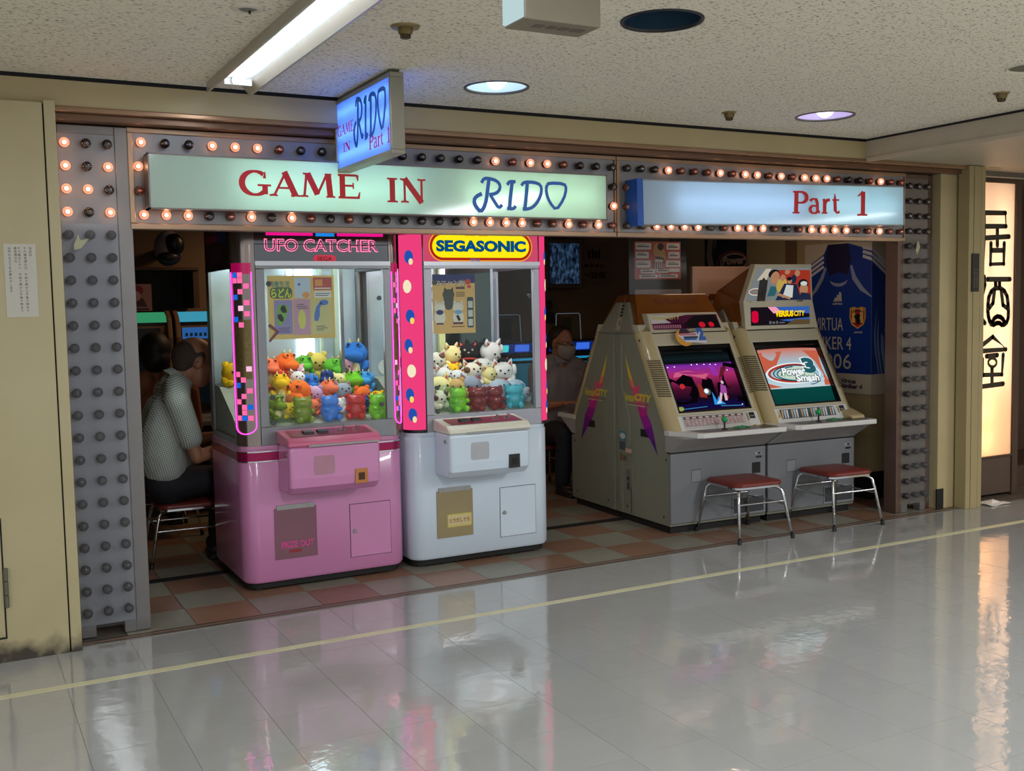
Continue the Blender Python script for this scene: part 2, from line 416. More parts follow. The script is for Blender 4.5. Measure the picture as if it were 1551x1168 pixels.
# columns right of the arcade front
ca = struct('trim_4', MB().box(5.895, .075, 0, 6.085, .3, 2.27), cream, bevel=.004)
MB().box(6.085, .09, 0, 6.125, .3, 2.30).build('dark_gap', ca, black_m)
MB().box(5.885, .070, 0, 5.95, .08, .14).build('kick_plate', ca, black_m)
cb = struct('trim_5', MB().box(6.045, -.03, 0, 6.09, .06, 2.318), cream_d, bevel=.003)
MB().box(6.094, -.032, 0, 6.16, .06, 2.318).build('casing', cb, cream_d, bevel=.003)
MB().box(6.164, -.03, 0, 6.205, .1, 2.318).build('casing', cb, cream_d, bevel=.003)
kp = thing('key_switch_panel', 'narrow black switch strip with rows of tiny studs on the cream column', 'switch panel', (6.105, -.032, 1.48))
MB().box(-.034, -.008, 0, .034, 0, .255).build('plate', kp, black)
mb = MB()
for k in range(8):
    for x in (-.012, .012): mb.box(x-.004, -.010, .03+k*.016, x+.004, -.008, .036+k*.016)
mb.build('stud', kp, M('stud_grey', (120, 110, 100), .4))['kind'] = 'stuff'

# interior shell of the arcade
inner = M('tan_wall', (138, 112, 80), .6, var=.08, ns=2)
struct('wall_back', MB().box(-.6, 3.45, 0, 6.2, 3.55, 2.3), M('brown_wall', (120, 92, 64), .6, var=.1, ns=2))
struct('wall_inner', MB().box(-.1, .3, 0, 0.0, 3.5, 2.3), inner)
wr = struct('wall_right', MB().box(5.792, .575, 0, 6.3, 3.5, 2.3), M('cream_wall', (168, 146, 108), .5, var=.06, ns=2))
MB().box(5.784, .567, 0, 6.02, .9, .20).build('kick_plate', wr, black_m)
MB().box(5.765, 1.32, .2, 5.80, 1.42, 2.2).build('pilaster', wr, M('brown_pilaster', (110, 86, 58), .5))
struct('ceiling_arcade', MB().box(-.6, .3, 2.2, 6.2, 3.55, 2.26), M('dark_ceiling', (90, 78, 64), .7))
MB().box(-.6, .16, 2.1, .45, .3, 2.318).build('return', bpy.data.objects['wall_inner'], inner)
we = struct('wall_end', MB().box(6.2, .9, 0, 9.5, 1.0, 2.46), brownwood)
MB().box(6.21, .155, 2.278, 9.5, .9, 2.33).build('lintel', we, M('lintel_grey', (104, 96, 86), .4))
MB().box(6.21, .148, 2.276, 9.5, .156, 2.286).build('lintel_strip', we, M('lintel_metal', (200, 190, 176), .3, .6))
MB().box(6.85, .35, .0, 9.5, .9, .16).build('plinth', we, brownwood)
MB().box(9.4, -6, 0, 9.5, .9, 2.46).build('end_panel', we, cream)

# ------------------------------------------------------------------ ceiling fittings
def fluorescent():
    t = thing('fluorescent_light', 'long open fluorescent batten with chrome side rails on the corridor ceiling', 'light', (1.14, -1.6, CZ))
    y0, y1 = -1.55, 1.49   # local; front end at world y = -.11
    rail = M('rail_metal', (178, 172, 160), .3, .6)
    for s in (-1, 1):
        MB().prism([(s*.058, -.008), (s*.088, -.042), (s*.098, -.042), (s*.098, 0), (s*.058, 0)] if s > 0 else
                   [(s*.058, 0), (s*.098, 0), (s*.098, -.042), (s*.088, -.042), (s*.058, -.008)], 'y', y0, y1).build('side_rail', t, rail)
    MB().box(-.06, y0, -.008, .06, 1.33, 0).build('tray', t, M('tray_white', (226, 232, 234), .35))
    MB().box(-.058, 1.325, -.034, .058, 1.335, 0).build('end_plate', t, M('tray_white', (226, 232, 234), .35))
    mb = MB().cyl((-.018, y0+.05, -.024), (-.018, 1.29, -.024), .016, n=14)
    mb.build('tube', t, E('fluorescent_glow', (240, 248, 255), 20), smooth=True)
    mb = MB()
    for y in (1.29, y0+.03): mb.box(-.03, y, -.04, -.006, y+.02, -.006)
    mb.build('lamp_holder', t, M('lamp_holder', (235, 235, 230), .4))
fluorescent()
def downlight(x, y, r, label, inner_m, bulb_m=None, depth=.15, rim_m=alu_d):
    t = thing('downlight', label, 'downlight', (x, y, CZ), group='recessed downlights')
    mb = MB(); mb.smooth = True
    mb.lathe([(r*.985, .001), (r*.93, depth*.5), (r*.72, depth*.93), (0.001, depth)], n=40)
    mb.build('reflector', t, inner_m)
    mb = MB(); mb.smooth = True
    mb.lathe([(r*.97, .004), (r*.985, -.005), (r*1.05, -.006), (r*1.06, .0)], n=40)
    mb.build('rim', t, rim_m)
    if bulb_m:
        mb = MB(); mb.smooth = True; mb.ell((0, 0, depth*.27), .050, n=20, m=12); mb.cyl((0, 0, depth*.6), (0, 0, depth*.97), .03)
        mb.build('bulb', t, bulb_m)
rw = M('reflector_white', (226, 240, 244), .35)
downlight(2.258, -.507, .142, 'lit round downlight with cool white bulb between hanging sign and shop centre', rw, E('cool_bulb', (225, 246, 255), 3.6))
downlight(4.25, -.532, .150, 'lit round downlight with lilac glow near the lowered soffit', M('reflector_lilac', (222, 212, 240), .35), E('lilac_bulb', (236, 228, 255), 3.6))
downlight(2.273, -1.751, .140, 'large unlit downlight with a dark blue mirror inside', M('reflector_blue', (44, 72, 92), .25, .35, var=0), None, .2, M('black_rim', (40, 40, 46), .35, .4))
downlight(4.235, -1.80, .115, 'unlit downlight with a plain white ring cut by the frame edge', M('reflector_olive', (120, 116, 92), .4), None, .1, M('rim_white', (222, 214, 192), .4))
def detector(x, y, label, wide=False):
    t = thing('heat_detector', label, 'detector', (x, y, CZ), group='brass ceiling detectors')
    mb = MB(); mb.smooth = True
    mb.lathe([(.0005, -.006), (.036, -.006), (.040, 0)] if not wide else [(.0005, -.006), (.050, -.006), (.054, 0)], n=24)
    mb.build('flange', t, M('brass_flange', (150, 132, 92), .35, .5))
    mb = MB(); mb.lathe([(.0005, -.030), (.020, -.030), (.026, -.022), (.027, -.006)], n=20)
    mb.build('body', t, M('brass_body', (108, 92, 52), .4, .5), smooth=True)
    mb = MB()
    for k in range(8):
        a = 2*PI*k/8; mb.cyl((.017*math.cos(a), .017*math.sin(a), -.030), (.017*math.cos(a), .017*math.sin(a), -.040), .003, n=6)
    mb.lathe([(.0005, -.044), (.012, -.044), (.020, -.040), (.020, -.038)], n=16)
    mb.build('cage', t, M('brass_cage', (80, 66, 40), .4, .6))
detector(1.479, -1.312, 'brass heat detector between the fluorescent light and the hanging box', True)
detector(3.681, -.42, 'brass heat detector between the two lit downlights')
detector(4.602, -1.354, 'brass heat detector beside the cut-off white ring')
sp = thing('smoke_sensor', 'flat white ceiling ring sensor with grey grille beside the fluorescent light', 'sensor', (.92, -1.316, CZ))
mb = MB(); mb.smooth = True; mb.lathe([(.030, -.004), (.036, -.010), (.052, -.006), (.055, 0)], n=28); mb.build('ring', sp, M('sensor_white', (206, 198, 182), .4))
mb = MB(); mb.smooth = True; mb.lathe([(.0005, -.012), (.02, -.010), (.031, -.004)], n=20); mb.build('grille', sp, M('sensor_grey', (120, 116, 108), .5))
MB().cyl((.004, -.008, -.010), (.004, -.008, -.022), .004, n=8).build('probe', sp, black)
# hanging lit box near the camera, seen from its end
eb = thing('hanging_light_box', 'grey hanging box sign cut by the top edge with one pale lit side', 'sign', (1.52, -2.30, 2.215))
MB().box(-.115, -.02, 0, .125, .10, .225).build('housing', eb, M('box_grey', (126, 118, 100), .5), bevel=.003)
MB().box(-.125, -.012, .006, -.115, .092, .22).build('lit_panel', eb, E('pale_panel', (205, 232, 235), .8))
mb = MB()
for a, b in ((-.06, -.03), (-.015, .01), (.02, .05), (.06, .10)): mb.box(a, .02, -.001, b, .05, .001)
mb.build('vent_slot', eb, M('slot_dark', (96, 90, 78), .6))

# ------------------------------------------------------------------ marquee bulbs
sock = M('bulb_socket', (58, 42, 34), .45, .2)
lit_shell = GL('lit_bulb_glass', (255, 226, 208), .05, .05, em=(255, 168, 134), es=.62)
dim_shell = GL('dim_bulb_glass', (196, 160, 146), .14, .05, haze=.10, hazec=(96, 84, 80), em=(170, 90, 66), es=.06)
off_shell = GL('dark_bulb_glass', (168, 150, 142), .16, .04, haze=.12, hazec=(90, 84, 84))
dull_shell = GL('dull_bulb_glass', (130, 122, 122), .10, .10, haze=.50, hazec=(84, 78, 80))
BULB = {}
def bulb_mesh(kind):
    if kind in BULB: return BULB[kind]
    mb = MB(); mb.smooth = True
    mb.mat(sock).cyl((0, 0, 0), (0, -.010, 0), .017, n=12).cyl((0, -.010, 0), (0, -.016, 0), .012, n=10)
    mb.mat({'L': lit_shell, 'd': dim_shell, 'k': off_shell, 'p': dull_shell}[kind]).ell((0, -.030, 0), .021, n=14, m=9)
    if kind == 'L': mb.mat(E('filament_bright', (255, 214, 172), 15)).ell((0, -.032, 0), .0085, n=8, m=6)
    elif kind == 'd': mb.mat(E('filament_dim', (255, 150, 110), 1.1)).ell((.003, -.032, 0), (.009, .004, .004), n=8, m=5)
    else: mb.mat(M('bulb_stem', (60, 40, 30), .4, var=0)).cyl((0, -.012, 0), (0, -.034, 0), .006, .004, n=8)
    BULB[kind] = mb; return mb
BOBJ = {}
def bulb(parent, x, y, z, kind):
    if kind not in BOBJ:
        o = bulb_mesh(kind).build('bulb', parent)
        if kind == 'L': o['label'] = 'glowing amber marquee bulb'
        elif kind == 'd': o['label'] = 'dim red marquee bulb'
        BOBJ[kind] = o
    else: o = inst(BOBJ[kind], parent)
    o.location = (x, y, z)

plate_m = M('silver_plate', (136, 135, 138), .40, .25, var=.04, ns=3)
edge_m = M('frame_lit_tan', (158, 130, 106), .34, .5, var=.05)  # tan frame with the bulbs' orange light mixed into its colour
post_m = M('frame_aluminium', (124, 120, 118), .38, .5, var=.05)
def pillar(x0, label, lit, flip=False):
    t = thing('marquee_pillar', label, 'pillar', (x0, .12, 0), group=None)
    wd = .232
    MB().box(.0, 0, .055, wd, .05, 2.245).build('bulb_plate', t, plate_m if not flip else M('dull_plate', (112, 104, 98), .45, .2, var=.05))
    mb = MB()
    if not flip:
        mb.box(wd, -.006, .004, wd+.062, .10, 2.262); mb.box(-.008, -.004, .004, 0, .05, 2.262); mb.box(0, -.004, 2.225, wd, .05, 2.262)
    else:
        mb.box(-.050, -.006, .004, -.004, .10, 1.82); mb.box(wd, .02, .004, wd+.07, .10, 2.262); mb.box(0, -.004, 2.23, wd, .05, 2.262)
    mb.build('edge_frame', t, post_m if not flip else M('bronze_frame', (104, 82, 72), .38, .4), bevel=.003)
    mb = MB()
    mb.box(0, -.004, .004, .06, .05, .055); mb.box(wd-.05, -.004, .004, wd, .05, .055)
    mb.build('foot', t, post_m)
    for r in range(22):
        for c in range(3):
            k = lit[r][c] if r < len(lit) else 'p'
            bulb(t, .026+.0865*c, -.001, 2.181-.0982*r, k)
    cov = GL('acrylic_cover', (236, 238, 242), .035, .08, haze=.05, hazec=(150, 150, 156))
    MB().rect(F2((.004, -.064, 1.246)), 0, 0, wd-.008, .586).build('acrylic_cover', t, cov)
    MB().rect(F2((.004, -.064, .06)), 0, 0, wd-.008, 1.182).build('acrylic_cover', t, cov)
    return t
pl = pillar(.450, 'silver pillar studded with three columns of bulbs beside the cream wall', ['Lkk', 'LkL', 'LLk', 'LkL'])
tpm = MB(); tf = F2((.49, .052, 1.74))
tpm.poly(tf, [(0, .0), (.02, .05), (.026, .022), (.062, .03), (.03, -.012), (.002, -.02)])
tpm.build('tape_patch', pl, M('old_tape', (176, 172, 140), .5)).location = (-.45, -.12, 0)
pr = pillar(5.590, 'dull silver pillar with unlit bulbs beside the football shirt poster', ['kkk', 'kkk', 'kkk', 'kkk'], True)
MB().prism([(-.0, -.03), (.03, .02), (.018, .05), (.004, .06), (-.012, .0)], 'y', -.070, -.067).build('torn_film', pr, GL('film', (240, 240, 245), .5, .12)).location = (.055, 0, 1.76)

def board_thing(x0, x1, label, top, bot, left, right, xs, ys):
    t = thing('marquee_board', label, 'sign board', (x0, .12, 1.818))
    w = x1-x0; h = .446
    MB().box(.02, 0, .025, w-.012, .04, h-.02).build('bulb_plate', t, plate_m)
    mb = MB(); mb.box(0, -.012, 0, w, .06, .026); mb.box(0, -.012, h-.022, w, .06, h); mb.box(0, -.012, .026, .024, .06, h-.022); mb.box(w-.010, -.012, .026, w, .06, h-.022)
    mb.build('edge_frame', t, edge_m, bevel=.003)
    for row, z in ((top, h-.066), (bot, .062)):
        n = len(row)
        for i, k in enumerate(row): bulb(t, xs[0]+(xs[1]-xs[0])*i/(n-1), -.001, z, k)
    for i, k in enumerate(left): bulb(t, ys[0], -.001, h-.066-(h-.128)*(i+1)/3, k)
    for i, k in enumerate(right): bulb(t, ys[1], -.001, h-.066-(h-.128)*(i+1)/3, k)
    return t
board_thing(.735, 3.318, 'bulb-edged backing board around the long GAME IN RIDO sign',
            'LkkLLLdkkkkkkkkkkLdLLdkkk', 'LLLkdLkLdkdkkkkkkLLLLddLdLd', 'Ld', 'kL', (.055, 2.545), (.040, 2.552))
board_thing(3.322, 5.600, 'bulb-edged backing board around the shorter Part 1 sign',
            'kkkLdddLdLLdLdLLLdkkdLdd', 'kkLLLLkdLLLdkdLLLLddLdd', 'dd', '', (.06, 2.215), (.06, 2.2))

# ------------------------------------------------------------------ letterforms for the painted signs (cap height 1)
def arc(cx, cy, rx, ry, a0, a1, n=18): return [(cx+rx*math.cos(math.radians(a0+(a1-a0)*i/n)), cy+ry*math.sin(math.radians(a0+(a1-a0)*i/n))) for i in range(n+1)]
def pen(pts, thick=.19, thin=.07):
    ws = []
    for i, p in enumerate(pts):
        a = pts[max(i-1, 0)]; b = pts[min(i+1, len(pts)-1)]; dx, dy = b[0]-a[0], b[1]-a[1]; l = math.hypot(dx, dy) or 1
        ws.append(thin+(thick-thin)*abs(dy/l)**1.3)
    return (pts, ws)
def ser(x, y, w=.26): return ([(x-w/2, y), (x, y+(.025 if y < .5 else -.025)), (x+w/2, y)], [.05, .07, .05])
T = .17
SERIF = {
 'G': (.95, [pen(arc(.48, .5, .40, .47, 48, 325)), ([(.80, .96), (.78, .70)], [.03, .10]), ([(.79, .40), (.79, .06)], T), ([(.56, .42), (.98, .42)], .06)]),
 'A': (.95, [([(.50, .98), (.12, .02)], .075), ([(.46, 1.0), (.80, .02)], .19), ([(.24, .34), (.66, .34)], .06), ser(.10, .03), ser(.80, .03, .3)]),
 'M': (1.15, [([(.22, .98), (.13, .02)], .08), ([(.25, .98), (.56, .12)], .19), ([(.56, .12), (.88, .98)], .075), ([(.92, .98), (.98, .02)], .19), ser(.13, .03), ser(.99, .03, .3), ser(.20, .97, .2), ser(.92, .97, .22)]),
 'E': (.85, [([(.24, 0), (.24, 1)], .18), ([(.1, .965), (.74, .965)], .07), ([(.1, .035), (.78, .035)], .07), ([(.24, .53), (.60, .53)], .065), ([(.74, .98), (.76, .74)], [.10, .03]), ([(.76, .0), (.82, .28)], [.10, .03]), ([(.60, .66), (.60, .40)], .045)]),
 'I': (.45, [([(.22, 0), (.22, 1)], .18), ser(.22, .03, .36), ser(.22, .97, .36)]),
 'N': (1.0, [([(.20, .98), (.20, .02)], .075), ([(.20, 1.0), (.80, .02)], .19), ([(.80, .98), (.80, .0)], .075), ser(.20, .03, .28), ser(.16, .97, .24), ser(.80, .97, .3)]),
 'P': (.85, [([(.22, 0), (.26, 1)], .19), pen([(.24, .96)]+arc(.46, .72, .30, .24, 90, -90)+[(.24, .48)], .18), ser(.22, .03, .36), ser(.2, .97, .24)]),
 'a': (.62, [pen(arc(.28, .52, .20, .14, 165, 60)[:]+[(.44, .48), (.45, .12), (.56, .05)], .15, .06), pen(arc(.27, .19, .19, .17, 60, 330), .15, .06)]),
 'r': (.52, [([(.18, 0), (.20, .66)], .17), ser(.18, .03, .30), pen([(.20, .44), (.30, .60), (.46, .64)], .14, .10), ([(.08, .62), (.2, .66)], .05)]),
 't': (.48, [([(.20, .92), (.20, .62)], [.03, .15]), pen([(.20, .64), (.21, .16), (.30, .05), (.44, .10)], .16, .07), ([(.06, .63), (.42, .63)], .06)]),
 '1': (.5, [([(.30, 0), (.32, 1)], .17), ([(.32, .98), (.10, .80)], [.10, .03]), ser(.28, .03, .40)]),
 ' ': (.55, [])}
def letters(t, F, s, x0, y0, x1, y1, m, off=.0006):
    tot = sum(SERIF[c][0] for c in s); x = x0
    for c in s:
        w_ = SERIF[c][0]*(x1-x0)/tot
        if c != ' ':
            q = MB(); serif(q, F, c, x, y0, x+w_, y1, off); q.build('letter', t, m)
        x += w_
def serif(mb, F, s, x0, y0, x1, y1, off=0):
    tot = sum(SERIF[c][0] for c in s); sx = (x1-x0)/tot; sy = y1-y0; x = x0
    for c in s:
        adv, st = SERIF[c]
        for i, (pts, w) in enumerate(st):
            ws = [q*(sx+sy)*.58 for q in w] if isinstance(w, list) else w*(sx+sy)*.58
            mb.rib(F, [(x+px*sx, y0+py*sy) for px, py in pts], ws, off+i*.00012)
        x += adv*sx
RIDO = [[(2.42,2.071),(2.437,2.096),(2.472,2.095),(2.511,2.085),(2.531,2.061),(2.521,2.031),(2.496,2.016),(2.464,2.011)],[(2.465,2.093),(2.455,2.035),(2.447,1.981),(2.433,1.942),(2.413,1.92),(2.385,1.947),(2.375,1.979),(2.391,2.001),(2.422,2.015)],[(2.47,2.011),(2.495,1.974),(2.519,1.942),(2.539,1.96)],[(2.57,2.066),(2.584,2.085),(2.62,2.084)],[(2.6,2.083),(2.589,2.008),(2.582,1.942)],[(2.567,1.941),(2.606,1.94),(2.618,1.956)],[(2.654,2.065),(2.67,2.085),(2.732,2.086),(2.771,2.074),(2.777,2.038),(2.757,1.99),(2.724,1.953),(2.692,1.942),(2.66,1.94)],[(2.69,2.083),(2.683,2.011),(2.672,1.94)],[(2.805,2.071),(2.824,2.086),(2.918,2.085),(2.929,2.059),(2.912,2.002),(2.863,1.938),(2.822,1.984),(2.804,2.031),(2.805,2.071)]]
def smooth_pts(p, k=2):
    closed = p[0] == p[-1]
    for _ in range(k):
        q = [] if closed else [p[0]]
        n = len(p)
        for i in range(n-1):
            a, b = p[i], p[i+1]
            q += [(a[0]*.75+b[0]*.25, a[1]*.75+b[1]*.25), (a[0]*.25+b[0]*.75, a[1]*.25+b[1]*.75)]
        if closed: q.append(q[0])
        else: q.append(p[-1])
        p = q
    return p
def rido(mb, F, x0, y0, x1, y1, w, off=0, only=range(9)):
    for i, s in enumerate(RIDO):
        if i not in only: continue
        pts = [(x0+(x-2.375)/(2.929-2.375)*(x1-x0), y0+(y-1.92)/(2.096-1.92)*(y1-y0)) for x, y in smooth_pts(s, 1)]
        mb.rib(F, pts, w*(1.15 if i in (1, 4, 7) else 1), off+i*.00012)
sign_red = M('sign_red', (164, 14, 24), .4, var=0, em=(164, 10, 20), es=.28)  # emission in both letter colours stands in for light through the film
sign_blue = M('sign_blue', (20, 82, 156), .4, var=0, em=(16, 74, 150), es=.34)

def lightbox(t, x0, x1, z0, z1, d, face_m, house_m, tubes, edge=.012):
    """open box, white inside, tubes in it, acrylic sheet on its front (y = 0)"""
    mb = MB(); mb.mat(house_m)
    e = .006
    mb.box(x0, 0, z0, x1, d, z0+e).box(x0, 0, z1-e, x1, d, z1).box(x0, 0, z0, x0+e, d, z1).box(x1-e, 0, z0, x1, d, z1).box(x0, d-e, z0, x1, d, z1)
    mb.mat(white_i)
    mb.box(x0+e, .01, z0+e, x1-e, d-e-.001, z0+e+.001).box(x0+e, .01, z1-e-.001, x1-e, d-e-.001, z1-e).box(x0+e, .01, z0+e, x0+e+.001, d-e, z1-e).box(x1-e-.001, .01, z0+e, x1-e, d-e, z1-e).box(x0+e, d-e-.002, z0+e, x1-e, d-e-.001, z1-e)
    mb.build('housing', t)
    MB().box(x0+e, .003, z0+e, x1-e, .004, z1-e).build('face_panel', t, face_m)
    for a, b, r, m in tubes:
        q = MB(); q.smooth = True; q.cyl(a, b, r, n=10); q.build('tube_lamp', t, m)

s1 = thing('long_sign', 'long pale green lightbox with dark red GAME IN and blue RIDO lettering', 'sign', (1.99, -.002, 1.899), group=None)
zc = .122
lightbox(s1, -1.19, 1.195, 0, .243, .104, TL('face_green', (228, 240, 230), .62), M('sign_housing', (120, 108, 104), .4, .4),
         [((-.80, .06, zc), (.08, .06, zc), .013, E('tube_green', (204, 246, 240), 6.4)), ((.34, .06, zc), (1.13, .06, zc), .013, E('tube_yellowgreen', (216, 246, 226), 6.2))])
f = F2((0, 0, 0))
letters(s1, f, 'GAME', -.795, .072, -.215, .185, sign_red)
letters(s1, f, 'IN', -.085, .06, .132, .178, sign_red)
for g_ in ((0, 1, 2), (3, 4, 5), (6, 7), (8,)):
    mb = MB(); rido(mb, f, .388, .026, .936, .196, .0175, .0006, g_); mb.build('letter', s1, sign_blue)
s2 = thing('short_sign', 'shorter bluish lightbox with a blue end and dark red Part 1 lettering', 'sign', (4.43, -.002, 1.895))
s2.rotation_euler = (0, -.0165, 0)
bluepaint = M('blue_paint', (18, 82, 170), .35, var=.04)
lightbox(s2, -1.045, 1.035, 0, .249, .104, TL('face_ice', (222, 236, 244), .62), M('sign_housing_grey', (150, 152, 154), .4, .4),
         [((-.78, .06, .125), (.15, .06, .125), .013, E('tube_ice', (200, 220, 250), 6.0)), ((.30, .06, .125), (.98, .06, .125), .013, E('tube_mint', (200, 236, 240), 5.2))])
MB().box(-1.050, -.006, -.004, -1.010, .105, .253).build('blue_end', s2, bluepaint)
letters(s2, f, 'Part', .075, .07, .475, .205, sign_red); letters(s2, f, '1', .60, .06, .71, .21, sign_red)

# hanging double-sided sign, at right angles to the front
hs = thing('hanging_sign', 'thin double-sided blue-lit hanging sign reading GAME IN RIDO Part 1', 'sign', (1.665, -.33, 2.09))
hs.rotation_euler = (0, 0, -PI/2)
# local x runs to world -y, local y runs to world +x : the face at local y=0 looks to -x
fm = M('sign_frame', (148, 146, 132), .4, .4)
mb = MB(); x0, x1, z1 = -.36, .36, .335
mb.box(x0, 0, 0, x1, .062, .018).box(x0, 0, z1-.018, x1, .062, z1).box(x0, 0, .018, x0+.018, .062, z1-.018).box(x1-.018, 0, .018, x1, .062, z1-.018)
mb.build('frame', hs, fm, bevel=.003)
fb = TL('face_blue', (176, 206, 255), .7)
MB().box(x0+.016, .005, .016, x1-.016, .006, z1-.016).build('face_panel', hs, fb)
MB().box(x0+.016, .056, .016, x1-.016, .057, z1-.016).build('face_panel', hs, fb)
for z in (.07, .17, .27): MB().cyl((x0+.03, .031, z), (x1-.03, .031, z), .009, n=10).build('tube_lamp', hs, E('tube_blue', (178, 208, 255), 11), smooth=True)
MB().box(x0+.02, .01, z1, x1-.02, .05, .349).build('ceiling_bracket', hs, M('bracket_olive', (90, 92, 74), .4, .3))
def hang_text(F):
    letters(hs, F, 'GAME', .03, .165, .255, .215, sign_red); letters(hs, F, 'IN', .10, .085, .205, .125, sign_red); letters(hs, F, 'Part 1', .44, .050, .69, .115, sign_red)
    for g_ in ((0, 1, 2), (3, 4, 5), (6, 7), (8,)):
        mb = MB(); rido(mb, F, .255, .085, .655, .295, .02, .0006, g_); mb.build('letter', hs, sign_blue)
hang_text(F2((x0, .005, 0), (1, 0, 0)))
hang_text(F2((x1, .057, 0), (-1, 0, 0)))

# notice on the cream wall
nt_ = thing('wall_notice', 'white paper notice with vertical Japanese text on the cream wall', 'notice', (.272, -.045, 1.438))
MB().box(-.060, -.002, 0, .060, 0, .300).build('paper', nt_, M('notice_paper', (190, 186, 174), .5, var=.02))
mb = MB(); fn = F2((0, -.002, 0)); ink = M('ink', (42, 40, 38), .6, var=0)
def vtext(mb, F, s, x, ytop, size, off=.0004):
    for i, ch in enumerate(s):
        if ch in ' \u3000': continue
        vs, fs, a, b, c, d = glyphs(ch)
        k = size*.92
        mb.add([F(x-size/2+vx*k, ytop-(i+1)*size+.1*k+vy*k, off) for vx, vy in vs], fs)
for s, x in (('当店は', .040), ('十六歳未満の方\u3000午前十時から午後六時まで', .020), ('十六歳以上十八\u3000午前十時から午後十時まで', -.002), ('歳未満の方', -.016), ('以外の立入りをお断わりします', -.038)):
    vtext(mb, fn, s, x, .290, .0135)
mb.build('lettering', nt_, ink)

# ------------------------------------------------------------------ neighbouring izakaya light panel
iz = thing('izakaya_light_panel', 'tall warm lit panel with black Japanese pub characters in a brown frame', 'sign', (6.59, .17, 0))
MB().box(-.40, .0, 0.02, .19, .16, .285).build('kick_panel', iz, M('izakaya_brown', (84, 66, 56), .5, var=.08), bevel=.004)
mb = MB(); mb.box(-.40, -.01, .285, .20, .03, .30); mb.box(-.40, -.01, 2.245, .25, .03, 2.275); mb.box(.19, -.012, .0, .25, .16, 2.275)
mb.build('frame', iz, M('izakaya_frame', (72, 52, 40), .45), bevel=.003)
mb = MB().mat(white_i); mb.box(-.40, .15, .30, .19, .155, 2.245).box(-.40, .012, .30, -.395, .15, 2.245).box(.185, .012, .30, .19, .15, 2.245).box(-.40, .012, .296, .19, .15, .302).box(-.40, .012, 2.243, .19, .15, 2.25)
mb.build('light_box', iz)
MB().box(-.40, .004, .30, .19, .005, 2.246).build('face_panel', iz, TL('face_warm', (255, 238, 220), .7))
for x in (-.2, .06): MB().cyl((x, .09, .8), (x, .09, 2.15), .012, n=10).build('tube_lamp', iz, E('tube_warmwhite', (255, 236, 222), 10), smooth=True)
for z in (.42, .62, .82): MB().ell((-.08, .085, z), .035).build('bulb', iz, E('bulb_warm', (255, 206, 150), 17), smooth=True)
IZ = [[(6.45,2.033),(6.68,2.036),(6.689,1.943),(6.462,1.938)],[(6.454,2.033),(6.458,1.856),(6.448,1.698)],[(6.445,1.856),(6.724,1.87)],[(6.596,1.922),(6.599,1.807)],[(6.531,1.819),(6.529,1.673),(6.67,1.677),(6.672,1.821)],[(6.532,1.771),(6.671,1.772)],[(6.499,1.567),(6.741,1.566)],[(6.586,1.551),(6.587,1.519)],[(6.628,1.551),(6.629,1.519)],[(6.504,1.36),(6.52,1.469),(6.606,1.515),(6.705,1.473),(6.731,1.356),(6.726,1.265),(6.671,1.234),(6.622,1.261),(6.555,1.237),(6.519,1.283),(6.504,1.36)],[(6.577,1.5),(6.561,1.398),(6.517,1.36)],[(6.645,1.5),(6.668,1.383),(6.721,1.356)],[(6.545,1.25),(6.592,1.305),(6.66,1.295),(6.697,1.247)],[(6.464,1.584),(6.471,1.527),(6.45,1.47)],[(6.429,1.298),(6.477,1.258)],[(6.422,1.086),(6.564,1.158),(6.707,1.063),(6.423,1.06)],[(6.457,1.001),(6.465,.889),(6.669,.884),(6.679,1.025)],[(6.5,1.021),(6.616,1.025)],[(6.564,1.01),(6.607,.989),(6.608,.956),(6.566,.939),(6.521,.96),(6.52,.992),(6.564,1.01)],[(6.56,.939),(6.563,.809)],[(6.429,.806),(6.684,.816)]]
mb = MB(); f0 = F2((0, 0, 0))
for i, s in enumerate(IZ):
    pts = [(x-6.59, y) for x, y in (smooth_pts(s, 1) if i in (9, 12, 18) else s)]
    mb.rib(f0, pts, .036 if i != 18 else .022, .0006+i*.00012)
    for p in (pts[0], pts[-1]) if i != 18 else (): mb.disc(f0, p[0], p[1], .018, off=.0006+i*.00012, n=12)
    for p in pts[1:-1] if i != 18 else (): mb.disc(f0, p[0], p[1], .018, off=.0006+i*.00012, n=10)
mb.build('lettering', iz, M('sign_ink', (40, 34, 20), .5, var=0)).location = (0, .004, 0)
wp = thing('small_poster', 'small pale blue poster on the brown wall beyond the izakaya panel', 'poster', (7.62, .898, 1.38))
MB().box(-.09, -.004, 0, .09, 0, .26).build('paper', wp, M('poster_pale', (190, 200, 206), .5))
mb = MB(); g = F2((0, -.004, 0)); mb.disc(g, 0, .14, .05, .08, .0005); mb.rect(g, -.06, .02, .06, .04, .0005); mb.build('print', wp, M('poster_blue', (60, 90, 150), .5))
